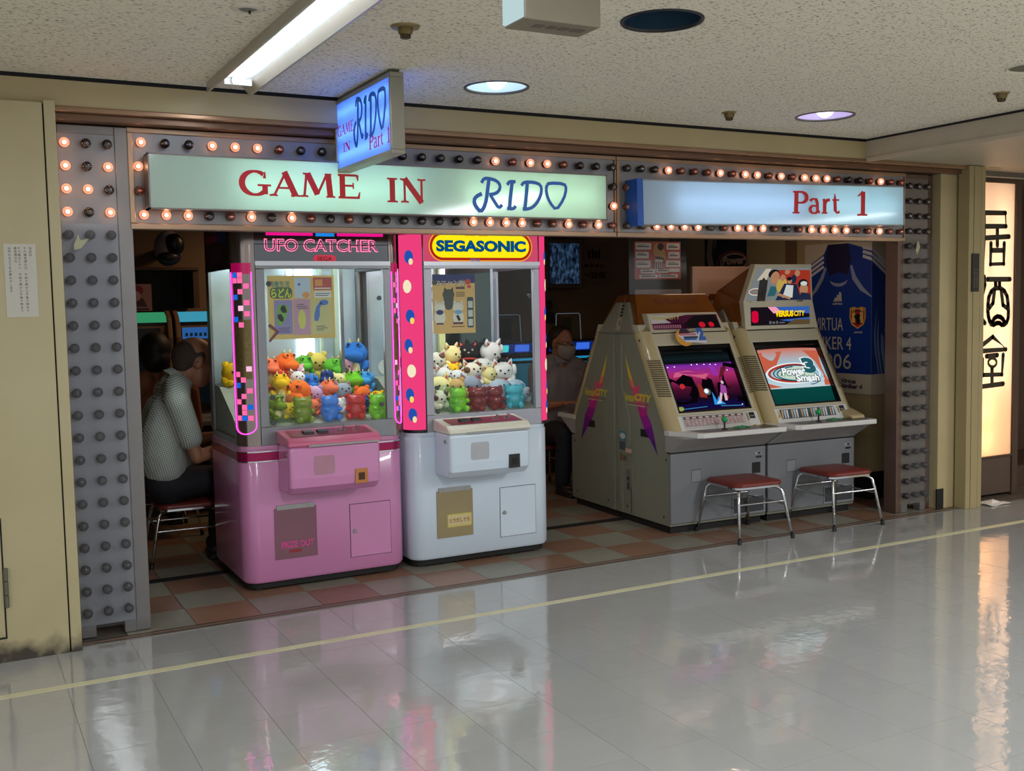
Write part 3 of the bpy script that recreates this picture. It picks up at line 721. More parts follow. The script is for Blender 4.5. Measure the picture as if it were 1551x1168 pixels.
# crumpled paper on the floor
mb = MB(); random.seed(3)
pts = [(x*.045-.09, y*.04-.06) for y in range(4) for x in range(5)]
vs = [(x+random.uniform(-.012, .012), y+random.uniform(-.012, .012), .004+random.uniform(0, .012)+(.03 if i == 12 else 0)) for i, (x, y) in enumerate(pts)]
n = len(vs); fs = [(r*5+c, r*5+c+1, r*5+c+6, r*5+c+5) for r in range(3) for c in range(4)]
mb.add(vs, fs); mb.add([(x, y, z-.0035) for x, y, z in vs], [tuple(reversed(f_)) for f_ in fs])
b = [0, 1, 2, 3, 4, 9, 14, 19, 18, 17, 16, 15, 10, 5]
base = len(mb.v)-2*n
for i in range(len(b)):
    a, c = b[i], b[(i+1) % len(b)]; mb.f.append((a, a+n, c+n, c)); mb.fm.append(0); mb.sm.append(False)
tag(mb.build('paper_napkin', None, M('napkin', (214, 210, 204), .7), loc=(6.36, -.012, .0)), 'crumpled white napkin on the floor below the izakaya panel', 'napkin')

# ------------------------------------------------------------------ claw machines
def rrect(x0, y0, x1, y1, rf, rb=.03, n=7, ins=0):
    x0 += ins; y0 += ins; x1 -= ins; y1 -= ins; rf = max(rf-ins, .004); rb = max(rb-ins, .004); p = []
    for cx, cy, r, a in ((x0+rf, y0+rf, rf, PI), (x1-rf, y0+rf, rf, 1.5*PI), (x1-rb, y1-rb, rb, 0), (x0+rb, y1-rb, rb, .5*PI)):
        p += [(cx+r*math.cos(a+PI/2*i/n), cy+r*math.sin(a+PI/2*i/n)) for i in range(n+1)]
    return p
glass = GL('clear_glass', (248, 253, 253), .022, .02)
glass_s = GL('side_glass', (240, 246, 246), .03, .05, haze=.02, hazec=(150, 160, 165))
acryl = GL('clear_acrylic', (242, 250, 244), .04, .04)
CW, CD = .885, .70
def claw_machine(name, label, loc, pink):
    t = thing(name, label, 'claw machine', loc)
    bodym = M('pink_enamel', (206, 134, 182), .25, coat=.5, var=.02) if pink else white
    deckm = M('pink_lid', (206, 106, 138), .3, coat=.3, var=.03) if pink else M('ivory_lid', (222, 218, 200), .3, coat=.3, var=.02)
    # body
    mb = MB(); mb.smooth = True
    rings = [[(x, y, z) for x, y in rrect(0, 0, CW, CD, .085, ins=i)] for i, z in ((.012, .045), (.0, .060), (.0, .728), (.008, .738))]
    mb.loft(rings); mb.build('body', t, bodym, smooth=True)
    MB().prism(rrect(.02, .03, CW-.02, CD-.02, .07), 'z', .012, .046).build('plinth', t, black_m)
    for x in (.08, CW-.08):
        for y in (.08, CD-.06): MB().cyl((x, y, 0), (x, y, .014), .028, n=12).build('foot', t, black)
    if pink:
        MB().loft([[(x, y, z) for x, y in rrect(0, 0, CW, CD, .085, ins=-.003)] for z in (.680, .724)], False).build('trim_band', t, M('crimson_band', (160, 24, 84), .2, .5, var=.04), smooth=True)
        for z in (.674, .724): MB().loft([[(x, y, z+d) for x, y in rrect(0, 0, CW, CD, .085, ins=-.004)] for d in (0, .006)], False).build('band_edge', t, chrome, smooth=True)
    MB().prism(rrect(.004, .004, CW-.004, CD-.004, .085), 'z', .738, .757).build('deck_rim', t, M('pink_rim', (206, 140, 178), .3, coat=.3) if pink else white)
    # window frame
    frm = M('window_frame', (136, 138, 142), .32, .75) if pink else M('window_frame_pale', (166, 166, 176), .34, .5)
    mb = MB(); mb.box(.105, .0, .757, CW-.055, .03, .850); mb.box(.105, 0, 1.655, CW-.055, .03, 1.690)
    mb.box(.105, 0, .850, .150, .03, 1.655); mb.box(.790, 0, .850, CW-.055, .03, 1.655)
    mb.build('window_frame', t, frm, bevel=.003)
    MB().rect(F2((.148, .014, .848)), 0, 0, .644, .809).build('front_glass', t, glass)
    mb = MB()
    for x, z in ((.172, .868), (.172, 1.0), (.172, 1.58), (.765, .93), (.765, 1.50)): mb.cyl((x, .004, z), (x, .014, z), .013, n=12)
    mb.build('glass_clip', t, M('clip_dark', (70, 72, 74), .4, .3))
    # corners
    R = .092
    for sx in (0, 1):
        cx = R if not sx else CW-R*.62; rr = R if not sx else R*.62
        cy = rr
        def cp(a, k, z, cx=cx, cy=cy, rr=rr, sx=sx): # a: 0 = side, 90 = front
            A = math.radians(a); return (cx-(1 if not sx else -1)*(rr+k)*math.cos(A), cy-(rr+k)*math.sin(A), z)
        def strip(a0, a1, z0, z1, k, n=8): return [[cp(a0+(a1-a0)*i/n, k, z) for i in range(n+1)] for z in (z0, z1)]
        if pink:
            MB().loft(strip(-12, 96, .757, 1.88, 0, 12), False, False).build('corner_post', t, M('post_mirror', (150, 138, 132), .12, .85, var=.08, ns=5), smooth=True)
            MB().loft(strip(18, 78, 1.10, 1.40, .0015), False, False).build('foil_sleeve', t, M('gold_foil', (120, 104, 62), .35, .5, var=.2, ns=60), smooth=True)
            MB().loft(strip(12, 84, 1.63, 1.685, .002), False, False).build('magenta_band', t, M('magenta_film', (190, 10, 90), .3, em=(220, 10, 110), es=.25, var=0), smooth=True)
            path = [cp(12, .004, 1.64)]+[cp(12, .004, z) for z in (1.4, 1.1, .86)]+[cp(48-36*math.cos(b*PI/8), .004, .86-.04*math.sin(b*PI/8)) for b in range(1, 8)]+[cp(84, .004, z) for z in (.86, 1.1, 1.4, 1.64)]
            MB().tube(path, .0028, 6).build('neon_loop', t, E('neon_magenta', (255, 70, 210), 2.6), smooth=True)
            sq = {'P': MB().mat(E('pixel_pink', (255, 110, 170), 1.0)), 'W': MB().mat(E('pixel_white', (255, 190, 220), 1.1)), 'B': MB().mat(E('pixel_blue', (20, 110, 230), .9))}
            rows = [(0, 'BP'), (1, 'PP'), (2, '..P'), (3, '.P'), (4, 'B'), (5, '..P'), (6, '.W'), (7, '..P'), (8, 'B'), (9, '.P'), (17, '..W'), (18, 'P'), (19, '.P'), (20, 'B'), (21, '..P'), (22, '.P'), (23, 'P'), (24, '.PB'), (25, '.P'), (26, 'PBP')]
            for r, s in rows:
                for c, k in enumerate(s):
                    if k == '.': continue
                    z = 1.612-.0278*r; a = 21+19*c
                    sq[k].loft(strip(a, a+17, z, z+.026, .003, 3), False, False)
            for k, q in sq.items():
                q.build('pixel_light', t)['kind'] = 'stuff'
        else:
            MB().loft(strip(-12, 98, .757, 1.88, 0, 12), False, False).build('corner_post', t, M('post_black', (26, 24, 28), .3, var=0), smooth=True)
            MB().loft(strip(2, 92, .775, 1.84, .003, 12), False, False).build('light_panel', t, E('panel_pink', (246, 66, 128), .92), smooth=True)
            # plain colour patches where the printed panel carried pictures
            q = MB()
            cols = [(E('patch_blue', (40, 90, 190), .8), E('patch_cream', (250, 226, 170), .95)), (E('patch_white', (250, 236, 200), .95), None), (E('patch_blue', (40, 90, 190), .8), E('patch_yellow', (250, 220, 100), .95))]
            for i, z in enumerate((1.72, 1.56, 1.40, 1.24, 1.10, .97, .86)):
                a = 40 if i % 2 else 48
                c = cols[i % 3]
                q.mat(c[0])
                n_ = 16; ctr = cp(a, .0065, z); rim = [cp(a+15*math.cos(b*PI/8), .0065, z+.036*math.sin(b*PI/8)) for b in range(n_)]
                mid_ = [cp(a+8*math.cos(b*PI/8), .0065, z+.02*math.sin(b*PI/8)) for b in range(n_)]
                q.add(rim+mid_+[ctr], [(b, (b+1) % n_, n_+(b+1) % n_, n_+b) for b in range(n_)]+[(n_+b, n_+(b+1) % n_, 2*n_) for b in range(n_)])
                if c[1]:
                    q.mat(c[1]); q.add([cp(a+7+7*math.cos(b*PI/6), .0085, z-.026+.018*math.sin(b*PI/6)) for b in range(12)], [tuple(range(12))])
            q.build('colour_patch', t)['kind'] = 'stuff'
    # header
    fh = F2((.105, 0, 1.69))
    HW = CW-.055-.105
    MB().box(.105, .004, 1.69, CW-.055, .05, 1.89).build('header', t, mirror_d if pink else M('header_pink', (226, 90, 130), .35, em=(230, 70, 120), es=.35, var=0))
    f = F2((.105, .004, 1.69))
    if pink:
        nm = E('neon_pink', (255, 120, 165), 1.5); ni = M('neon_core', (52, 40, 46), .4, var=0)
        mb = MB().mat(nm)
        mb.text(f, 'UFO CATCHER', .050, .052, .662, .118, .001, bold=.035)
        mb.mat(ni).text(f, 'UFO CATCHER', .055, .057, .657, .113, .0016, bold=-.012)
        mb.rect(f, .0, .088, HW, .0915, .0018)
        mb.build('neon_lettering', t)
        mb = MB().mat(E('magenta_strip', (240, 20, 140), 1.0)).rect(f, .06, .134, .305, .154, .001).rect(f, .435, .134, .69, .154, .001)
        mb.mat(E('blue_strip', (30, 140, 230), .9)).rect(f, .32, .132, .42, .16, .001); mb.build('light_strip', t)
        mb = MB().mat(M('logo_red', (196, 20, 60), .3, em=(220, 20, 60), es=.5, var=0)).stad(f, .305, -.002, .425, .036, .001)
        mb.mat(M('logo_dark', (90, 8, 24), .4, var=0)).text(f, 'SEGA', .325, .006, .405, .028, .0018, bold=.02); mb.build('logo', t)
    else:
        mb = MB()
        mb.mat(E('head_pink', (232, 84, 120), .75)).rect(f, .006, .0, HW-.006, .185, .0008)
        mb.mat(E('head_gold', (255, 190, 60), .9)).stad(f, .035, .006, HW-.045, .170, .0014)
        mb.mat(E('head_red', (190, 40, 30), .8)).stad(f, .040, .011, HW-.050, .165, .0020)
        mb.mat(E('head_yellow', (255, 236, 20), 1.0)).stad(f, .055, .026, HW-.065, .150, .0026)
        mb.mat(E('head_green', (10, 110, 80), .7)).text(f, 'SEGASONIC', .078, .058, HW-.088, .122, .0030, bold=.055)
        mb.mat(E('head_blue', (0, 80, 160), .8)).text(f, 'SEGASONIC', .084, .061, HW-.086, .119, .0036, bold=.02)
        mb.mat(E('head_bluelogo', (40, 120, 190), .8)).text(f, 'SEGA', .285, .001, .345, .021, .0036, bold=.02)
        mb.mat(E('head_orange', (250, 140, 20), .9)).stad(f, .25, .146, .32, .164, .0032).stad(f, .335, .146, .40, .164, .0032)
        mb.build('lettering_panel', t)
    MB().box(.105, -.004, 1.672, CW-.055, .004, 1.694).build('chrome_strip', t, chrome)
    MB().prism(rrect(.0, .0, CW, CD, .085), 'z', 1.885, 1.93).build('top_cover', t, M('cover_dark', (60, 40, 48), .4))
    # sides
    for sx in (0, 1):
        xa, xb = (.004, .018) if not sx else (CW-.018, CW-.004)
        mb = MB(); mb.box(xa, .092, .757, xb, .66, .79).box(xa, .62, .79, xb, .69, 1.66).box(xa, .092, .79, xb, .108, 1.66)
        mb.build('side_frame', t, frm)
        MB().box(xa, .092, 1.66, xb, .69, 1.885).build('side_header', t, M('header_side', (44, 34, 40), .3))
        MB().rect(F2(((xa+xb)/2, .62, .79), (0, -1, 0)), 0, 0, .515, .87).build('side_glass', t, glass_s)
    f = F2((.003, .66, 1.68), (0, -1, 0))
    mb = MB().mat(M('deco_magenta', (150, 20, 80), .5)).rect(f, .02, .13, .42, .17, .001); mb.mat(M('deco_blue', (30, 60, 120), .5)).rect(f, .30, .12, .50, .20, .0016)
    mb.mat(M('deco_plum', (70, 34, 50), .5)).rect(f, .10, .02, .40, .10, .001); mb.build('side_print', t)
    # inside
    MB().box(.02, CD-.04, .75, CW-.02, CD-.02, 1.885).build('back_wall', t, M('inner_back', (176, 190, 200), .30, .25, var=.16, ns=5))
    MB().prism([(.05, .757), (.05, .838), (.15, .838), (.26, .90), (.40, .97), (.52, 1.03), (CD-.045, 1.04), (CD-.045, .757)], 'x', .02, CW-.02).build('prize_deck', t, M('deck_pale', (176, 176, 160), .5))  # pale yellowish deck colour stands in for a reflection at the window bottom
    MB().box(.03, .05, 1.80, CW-.03, CD-.04, 1.83).build('inner_ceiling', t, white_i)
    MB().cyl((.16, .16, 1.76), (.74, .16, 1.76), .013, n=10).build('tube_lamp', t, E('cabinet_tube', (236, 250, 246), 70 if pink else 48), smooth=True)
    if pink:
        MB().box(.50, CD-.062, 1.0, .60, CD-.042, 1.70).build('lamp_cover', t, E('cabinet_panel', (226, 244, 255), 3.5))
        mb = MB().box(.635, CD-.075, .80, .650, CD-.045, 1.79).box(.72, CD-.075, .80, .745, CD-.045, 1.79); mb.build('upright', t, M('upright_pale', (186, 200, 178), .5))
        mb = MB().box(.68, .40, .9, .70, .43, 1.79); mb.build('upright', t, steel)
    else:
        mb = MB().box(.47, CD-.075, .80, .51, CD-.045, 1.79); mb.build('upright', t, M('upright_lemon', (206, 214, 150), .5))
        fb_ = F2((.05, CD-.043, .99))
        mb = MB().mat(M('back_pinkwhite', (216, 196, 204), .5)).stad(fb_, .08, .02, .36, .62, .001, r=.10).mat(M('back_pink', (216, 120, 156), .5)).stad(fb_, .14, .40, .35, .61, .0016, r=.10)
        mb.mat(M('back_cloud', (226, 228, 222), .6))
        for x, y, r in ((.32, .30, .05), (.36, .34, .045), (.30, .36, .04), (.12, .12, .06), (.18, .14, .05), (.07, .10, .045)): mb.disc(fb_, x, y, r, off=.0022)
        mb.build('back_print', t)
        MB().box(.52, CD-.052, .98, .84, CD-.043, 1.75).build('back_mirror', t, M('mirror_green', (90, 100, 98), .08, .9, var=.1, ns=4))
    # crane carriage and claw
    mb = MB(); mb.box(.30, .30, 1.70, .46, .44, 1.79); mb.cyl((.38, .37, 1.60), (.38, .37, 1.70), .02)
    mb.build('crane_carriage', t, M('carriage_white', (200, 204, 206), .4))
    mb = MB()
    for s in (-1, 1): mb.tube([(.38, .37, 1.61), (.38+s*.07, .37, 1.56), (.38+s*.075, .37, 1.50), (.38+s*.03, .37, 1.45)], .008, 6)
    mb.build('claw_arm', t, steel)
    # chute guard
    mb = MB(); mb.box(.17, .17, .84, .31, .174, 1.0).box(.306, .06, .84, .31, .174, 1.0); mb.build('chute_guard', t, acryl)
    # control box
    bx0, bx1 = (.185, .668) if pink else (.143, .638)
    mb = MB(); mb.prism([(-.20, .555), (-.205, .60), (-.205, .766), (.004, .766), (.004, .515), (-.16, .515)], 'x', bx0, bx1)
    mb.build('control_box', t, bodym, bevel=.022, seg=4)
    mb = MB(); mb.prism([(-.215, .762), (-.215, .782), (-.18, .806), (-.02, .830), (.004, .830), (.004, .762)], 'x', bx0-.004, bx1+.004)
    mb.build('control_lid', t, deckm, bevel=.012, seg=3)
    d = V((0, .16, .024)).normalized()
    fl = F2((bx0+.03, -.172, .8085), (1, 0, 0), d)
    wpl = bx1-bx0-.06
    mb = MB().mat(M('lid_crimson', (140, 30, 66), .35)); mb.rect(fl, 0, .0, wpl, .13, .001); mb.build('top_plate', t)
    for k in (0, 1):
        q = MB(); xx = .10+k*.075
        q.hexa([fl(xx-.028, .04, .0), fl(xx+.028, .04, 0), fl(xx+.028, .085, 0), fl(xx-.028, .085, 0), fl(xx-.025, .043, .012), fl(xx+.025, .043, .012), fl(xx+.025, .082, .012), fl(xx-.025, .082, .012)])
        q.build('button', t, black)
        q = MB(); xx = wpl-.13+k*.07; q.cyl(fl(xx, .06, 0), fl(xx, .06, .022), .006, n=8); q.ell(fl(xx, .06, .024), .009, n=8, m=6); q.cyl(fl(xx-.025, .06, 0), fl(xx-.025, .06, .010), .010, n=10)
        q.build('lever', t, steel, smooth=True)
    fb2 = F2((bx0, -.205, .515))
    hx = MB(); hx.box(bx0+.10, -.2185, .760, bx1-.01, -.2145, .770)
    for x in (.12, .27, .42): hx.cyl((bx0+x, -.216, .765), (bx0+x, -.2205, .765), .005, n=8)
    hx.build('hinge_strip', t, steel)
    mb = MB().mat(M('plate_rose', (178, 128, 146), .4) if pink else M('plate_grey', (176, 178, 182), .35, .3)); mb.stad(fb2, .125, .100, .235, .195, .0012, r=.012); mb.mat(M('plate_line', (120, 90, 104), .5))
    mb.build('display_plate', t)
    cs = MB()
    cx = bx0+(.375 if pink else .39); cs.mat(M('slot_orange', (190, 122, 60), .45) if pink else black)
    cs.box(cx-.034, -.2105, .552, cx+.034, -.204, .628); cs.build('coin_slot', t, bevel=.002)
    MB().box(cx-.017, -.2115, .570, cx+.017, -.2100, .608).build('coin_opening', t, M('slot_amber', (70, 24, 10), .4, var=0) if pink else black_m)
    MB().cyl((bx0-.001, -.15, .72), (bx0-.006, -.15, .72), .010, n=12).build('side_lock', t, steel)
    # prize flap and service door
    fx = (.155, .377) if pink else (.148, .368)
    MB().box(fx[0], -.006, .160, fx[1], .004, .425).build('prize_flap', t, M('flap_smoky', (128, 84, 98), .25, coat=.2, var=.05) if pink else M('flap_amber', (150, 134, 96), .25, coat=.2, var=.05))
    mb = MB(); mb.box(fx[0]+.012, -.010, .418, fx[1]-.012, .0, .442)
    for x in (.04, .18): mb.cyl((fx[0]+x, -.010, .430), (fx[0]+x, -.014, .430), .005, n=8)
    mb.build('flap_hinge', t, steel)
    ff = F2((fx[0], -.0062, .160)); mb = MB()
    if pink:
        mb.mat(M('flap_magenta', (206, 70, 140), .4)).text(ff, 'PRIZE OUT', .03, .055, .205, .09, .0008, bold=.04)
        mb.mat(M('flap_red', (150, 40, 50), .4)).stad(ff, .07, .03, .14, .045, .0008)
    else:
        mb.mat(M('flap_yellow', (196, 180, 70), .4)).stad(ff, .06, .055, .212, .13, .0006, r=.008).mat(M('flap_cream', (206, 190, 140), .4)).stad(ff, .066, .061, .206, .124, .0010, r=.006)
        mb.mat(M('flap_maroon', (140, 40, 50), .4)).text(ff, 'とりだしぐち', .075, .080, .198, .105, .0016, bold=.02)
    mb.build('flap_lettering', t)
    dx = (.563, .790) if pink else (.545, .775)
    mb = MB(); a, b, c, e = dx[0], dx[1], .122, .405; w = .003
    mb.box(a-w, -.0008, c-w, b+w, .003, c).box(a-w, -.0008, e, b+w, .003, e+w).box(a-w, -.0008, c, a, .003, e).box(b, -.0008, c, b+w, .003, e)
    mb.build('door_gap', t, M('gap_dark', (60, 40, 50), .6, var=0))
    MB().box(a, -.003, c, b, .002, e).build('service_door', t, bodym)
    MB().cyl((a+.025, -.002, .262), (a+.025, -.010, .262), .011, n=14).build('lock', t, steel)
    return t
PX, WX, MY = 1.268, 2.187, .46
claw_machine('claw_machine', 'pink claw machine with neon UFO CATCHER header and bright plush inside', (PX, MY, 0), True)
claw_machine('claw_machine', 'white claw machine with yellow SEGASONIC header and cat plush inside', (WX, MY, 0), False)

# posters behind the front glass of the claw machines
def sheet(name, label, loc, w, h, base, rz=0, group=None, hair=.002):
    t = thing(name, label, 'poster', loc, rz, group)
    MB().box(0, 0, 0, w, hair, h).build('paper', t, base)
    return t, F2((0, -.0002, 0))
t, f = sheet('prize_poster', 'yellow and lilac dinosaur plush poster inside the pink claw machine glass', (1.437, .482, 1.296), .352, .325, M('paper_yellow', (226, 190, 90), .5, var=.02))
mb = MB()
mb.mat(M('print_lilac', (140, 132, 186), .5)).rect(f, .03, .025, .125, .20, .0005).mat(M('print_rose', (196, 150, 170), .5)).rect(f, .13, .02, .22, .205, .0005)
mb.mat(M('print_olive', (206, 200, 130), .5)).rect(f, .225, .02, .335, .205, .0005).mat(M('print_sky', (196, 212, 226), .5)).rect(f, .14, .21, .225, .315, .0005)
mb.mat(M('print_red', (190, 60, 44), .5)).rect(f, .24, .25, .34, .315, .0005).mat(M('print_white', (232, 232, 226), .5)).rect(f, .246, .256, .334, .262, .001).rect(f, .245, .21, .335, .245, .0005)
mb.mat(M('print_orange', (230, 150, 60), .5)).rect(f, .25, .27, .29, .305, .001).disc(f, .20, .225, .02, .016, off=.001)
mb.mat(M('print_green', (110, 170, 40), .5)).disc(f, .07, .135, .026, .045, off=.001).disc(f, .085, .155, .022, .02, off=.001).disc(f, .06, .10, .018, .03, off=.001)
mb.mat(M('print_blue', (50, 110, 200), .5)).disc(f, .295, .185, .024, .014, off=.001).rib(f, [(.28, .185), (.262, .16), (.256, .12), (.25, .09)], [.014, .02, .03, .02], .001).disc(f, .165, .28, .008, off=.001)
mb.mat(M('print_lemon', (214, 214, 90), .5)).disc(f, .175, .10, .02, .05, off=.001)
mb.mat(M('print_teal', (20, 130, 110), .5)).text(f, '恐竜生活', .006, .265, .115, .298, .0012, bold=.02)
mb.mat(M('print_dkgreen', (50, 90, 20), .5)).stad(f, .012, .208, .128, .265, .0008, r=.02).mat(M('print_lime', (214, 220, 30), .5)).text(f, 'らどん', .018, .212, .122, .261, .0016, bold=.035)
mb.mat(M('print_ink', (70, 50, 70), .5))
for x, y, w in ((.05, .055, .06), (.055, .045, .05), (.06, .035, .05), (.145, .165, .06), (.15, .155, .06), (.15, .175, .04), (.25, .06, .05), (.25, .05, .06), (.25, .04, .04), (.25, .22, .07), (.25, .23, .08)): mb.rect(f, x, y, x+w, y+.0035, .0012)
mb.mat(M('print_crimson', (120, 20, 30), .5)).rib(f, [(.0, .075), (.045, .04), (.0, -.01)], [.018, .022, .012], .002)
mb.build('print', t)
MB().rect(F2((-.006, -.004, -.006)), 0, 0, .37, .335).build('plastic_sleeve', t, GL('sleeve_film', (250, 250, 250), .06, .10))
t, f = sheet('prize_poster', 'tan lucky cat plush poster with navy band inside the white claw machine glass', (2.352, .482, 1.298), .258, .327, M('paper_tan', (222, 180, 110), .5, var=.02))
mb = MB()
mb.mat(M('print_navy', (44, 50, 110), .5)).rect(f, 0, .278, .258, .327, .0005).mat(M('print_cream', (236, 226, 206), .5)).text(f, 'のニャン吉', .012, .262, .20, .297, .0010, bold=.05)
mb.mat(M('print_umber', (80, 50, 30), .5)).text(f, 'のニャン吉', .012, .262, .20, .297, .0016, bold=.0)
mb.mat(M('print_coral', (196, 70, 60), .5)).disc(f, .215, .285, .018, .016, off=.0014).disc(f, .222, .258, .012, .008, off=.0014)
mb.mat(M('print_slate', (74, 78, 72), .5)).disc(f, .095, .215, .036, .03, off=.001).disc(f, .095, .175, .034, .045, off=.0008).poly(f, [(.066, .235), (.072, .258), (.086, .24)], .001).poly(f, [(.106, .24), (.122, .258), (.126, .234)], .001)
mb.mat(M('print_catwhite', (226, 220, 200), .5))
for cx in (.04, .152):
    mb.disc(f, cx, .145, .033, .028, off=.0012).disc(f, cx, .09, .034, .042, off=.0011).poly(f, [(cx-.03, .16), (cx-.026, .188), (cx-.008, .17)], .0012).poly(f, [(cx+.008, .17), (cx+.026, .188), (cx+.03, .16)], .0012)
mb.mat(M('print_navy', (44, 50, 110), .5)).disc(f, .04, .118, .022, .014, off=.0016).mat(M('print_pale', (120, 170, 210), .5)).disc(f, .152, .118, .024, .012, off=.0016)
mb.mat(M('print_black', (30, 28, 28), .5)).rib(f, [(.145, .10), (.16, .07)], .016, .0018)
mb.mat(M('print_teal2', (40, 78, 84), .5)).stad(f, .208, .03, .247, .20, .001, r=.008).mat(M('print_greywhite', (196, 204, 196), .5))
for y in (.04, .09, .14): mb.rect(f, .213, y, .242, y+.038, .0016)
mb.mat(M('print_plum', (96, 60, 80), .5)).rect(f, .14, .245, .195, .258, .001).rect(f, .12, .05, .18, .062, .0016).rect(f, .02, .05, .06, .06, .0016)
mb.mat(M('print_umber', (80, 50, 30), .5))
for k in range(3): mb.rect(f, .14, .225-.01*k, .195, .229-.01*k, .001)
mb.rect(f, .11, .035, .19, .039, .001)
mb.build('print', t)

# ------------------------------------------------------------------ plush toys
PC = dict(olive=(120, 140, 40), blue=(52, 120, 206), red=(190, 40, 36), lime=(120, 196, 40), orange=(244, 112, 40), yellow=(248, 196, 30), lilac=(214, 170, 206), coral=(236, 120, 84), grey=(150, 158, 172), cream=(240, 226, 160), sky=(70, 156, 226), white=(236, 234, 230), navy=(40, 66, 128), pink=(226, 164, 186), green=(96, 176, 50), straw=(226, 196, 96), maroon=(120, 24, 26), cyan=(60, 170, 186), tan=(198, 160, 100), bluegrey=(170, 186, 200), calico=(238, 228, 206), pinkgrey=(170, 150, 156), spotted=(226, 220, 204), black=(36, 34, 38), apricot=(232, 160, 100))
def pm(c): return M('plush_'+c, PC[c], .9, var=.05, ns=30, bump=.25, bs=260, spec=.15)
eye = M('toy_eye', (18, 16, 18), .25, var=0)
def gel(c):
    n = 'gel_'+c
    if n in MATS: return MATS[n]
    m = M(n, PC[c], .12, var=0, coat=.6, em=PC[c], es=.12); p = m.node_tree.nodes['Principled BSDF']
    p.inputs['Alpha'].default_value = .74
    return m
def toy(kind, c, x, y, z, r, label, group, rz, tilt, deck):
    """(x, y, z) is the middle of the head; the body reaches down to the prize deck"""
    r = r*1.2
    H = max(min(z-deck, r*4.2), r*1.05)      # head centre above the base
    k = r
    if kind == 'gummy':
        t = thing('gummy_bear_figure', label, 'figurine', (x, y, deck), rz, group); mb = MB(); mb.smooth = True
        s = .053; gx = 1.28
        mb.ell((0, 0, s*1.0), (s*.82*gx, s*.8, s*1.0)); mb.ell((0, -.006, s*1.95), (s*.80*gx, s*.72, s*.66))
        for q in (-1, 1):
            mb.ell((q*s*.60*gx, 0, s*2.42), (s*.30, s*.18, s*.28), n=10, m=7); mb.ell((q*s*.62*gx, -s*.55, s*1.2), (s*.28, s*.42, s*.26), n=10, m=7)
            mb.ell((q*s*.5*gx, -s*.66, s*.36), (s*.36, s*.44, s*.36), n=10, m=7)
        mb.ell((0, -s*.62, s*1.86), (s*.34, s*.26, s*.24), n=10, m=7)
        mb.build('body', t, gel(c)); return t
    t = thing({'dino': 'dinosaur_plush', 'cat': 'cat_plush', 'bear': 'animal_plush', 'seal': 'round_plush'}[kind], label, 'plush toy', (x, y, deck), rz, group)
    R = rotm(tilt, 0, 0); hz = H
    def hp(a, b, d): return V((0, 0, hz))+R @ V((a*k, b*k, d*k))
    b = MB(); b.smooth = True
    bh = max(hz-k*.55, k*.4)
    if kind == 'seal':
        b.ell((0, 0, hz*.5+k*.1), (k*1.15, k*1.0, hz*.5+k*.35), n=18, m=12)
        for q in (-1, 1): b.ell((q*k*.95, -k*.35, hz*.45), (k*.4, k*.3, k*.22), rotm(0, q*.5), n=10, m=7)
    else:
        b.ell((0, k*.1, bh*.5), (k*.85, k*.75, bh*.56), n=14, m=10)
        b.ell(hp(0, 0, 0), (k, k*.92, k*.88), R, n=16, m=11)
        for q in (-1, 1):
            b.ell((q*k*.8, -k*.3, bh*.72), (k*.3, k*.32, k*.5), rotm(-.5, q*.5), n=10, m=7)
            b.ell((q*k*.5, -k*.55, k*.26), (k*.34, k*.5, k*.28), n=10, m=7)
    if kind == 'dino':
        b.ell(hp(0, -.85, -.22), (k*.78, k*.62, k*.46), R, n=14, m=9)
        for q in (-1, 1): b.ell(hp(q*.42, -.55, .62), k*.26, n=8, m=6)
    elif kind == 'bear':
        for q in (-1, 1): b.ell(hp(q*.66, 0, .72), (k*.32, k*.2, k*.32), R, n=10, m=7)
    elif kind == 'cat':
        for q in (-1, 1):
            b.loft([[hp(q*.36, -.15, .70), hp(q*.92, -.15, .52), hp(q*.92, .22, .52), hp(q*.36, .22, .70)], [hp(q*.82, 0, 1.22), hp(q*.88, 0, 1.20), hp(q*.88, .06, 1.20), hp(q*.82, .06, 1.22)]])
        if c in ('white', 'cream') and r > .05: b.ell(hp(1.05, -.1, .15), (k*.28, k*.28, k*.55), R, n=10, m=7)
    b.build('body', t, pm(c))
    e = MB(); e.smooth = True
    if kind == 'seal':
        for q in (-1, 1): e.ell((q*k*.4, -k*.92, hz*.95), k*.08, n=8, m=6)
    else:
        fy = -.86 if kind != 'dino' else -.80; ez = .12 if kind != 'dino' else .70
        for q in (-1, 1): e.ell(hp(q*.38, fy, ez), k*.105, n=8, m=6)
        if kind != 'dino': e.ell(hp(0, -.94, -.16), (k*.11, k*.06, k*.08), n=8, m=6)
    e.build('eyes', t, eye if c != 'black' else M('toy_eye_pale', (190, 190, 170), .3, var=0))
    if kind == 'dino':
        h = MB(); h.smooth = True
        for q in (-1, 1): h.cyl(hp(q*.30, -.2, .78), hp(q*.36, -.35, 1.18), k*.13, k*.03, n=8)
        h.ell((0, -k*.38, bh*.5), (k*.52, k*.40, bh*.44), n=12, m=8)
        h.build('horns_and_belly', t, pm('cream'))
    if kind == 'cat':
        h = MB(); h.smooth = True
        for q in (-1, 1): h.poly(F2((0, 0, 0)), [(0, 0)]*3) if False else h.add([hp(q*.50, -.17, .70), hp(q*.80, -.17, .60), hp(q*.80, -.03, 1.05)], [(0, 1, 2)])
        h.build('inner_ears', t, M('ear_red', (170, 60, 50), .8, var=0))
        h = MB(); h.smooth = True
        pts = [hp(.78*math.cos(a), .70*math.sin(a), -.72) for a in [2*PI*i/12 for i in range(12)]]
        h.tube(pts, k*.10, 6, True); h.build('collar', t, M('collar_red', (180, 50, 40), .7, var=0))
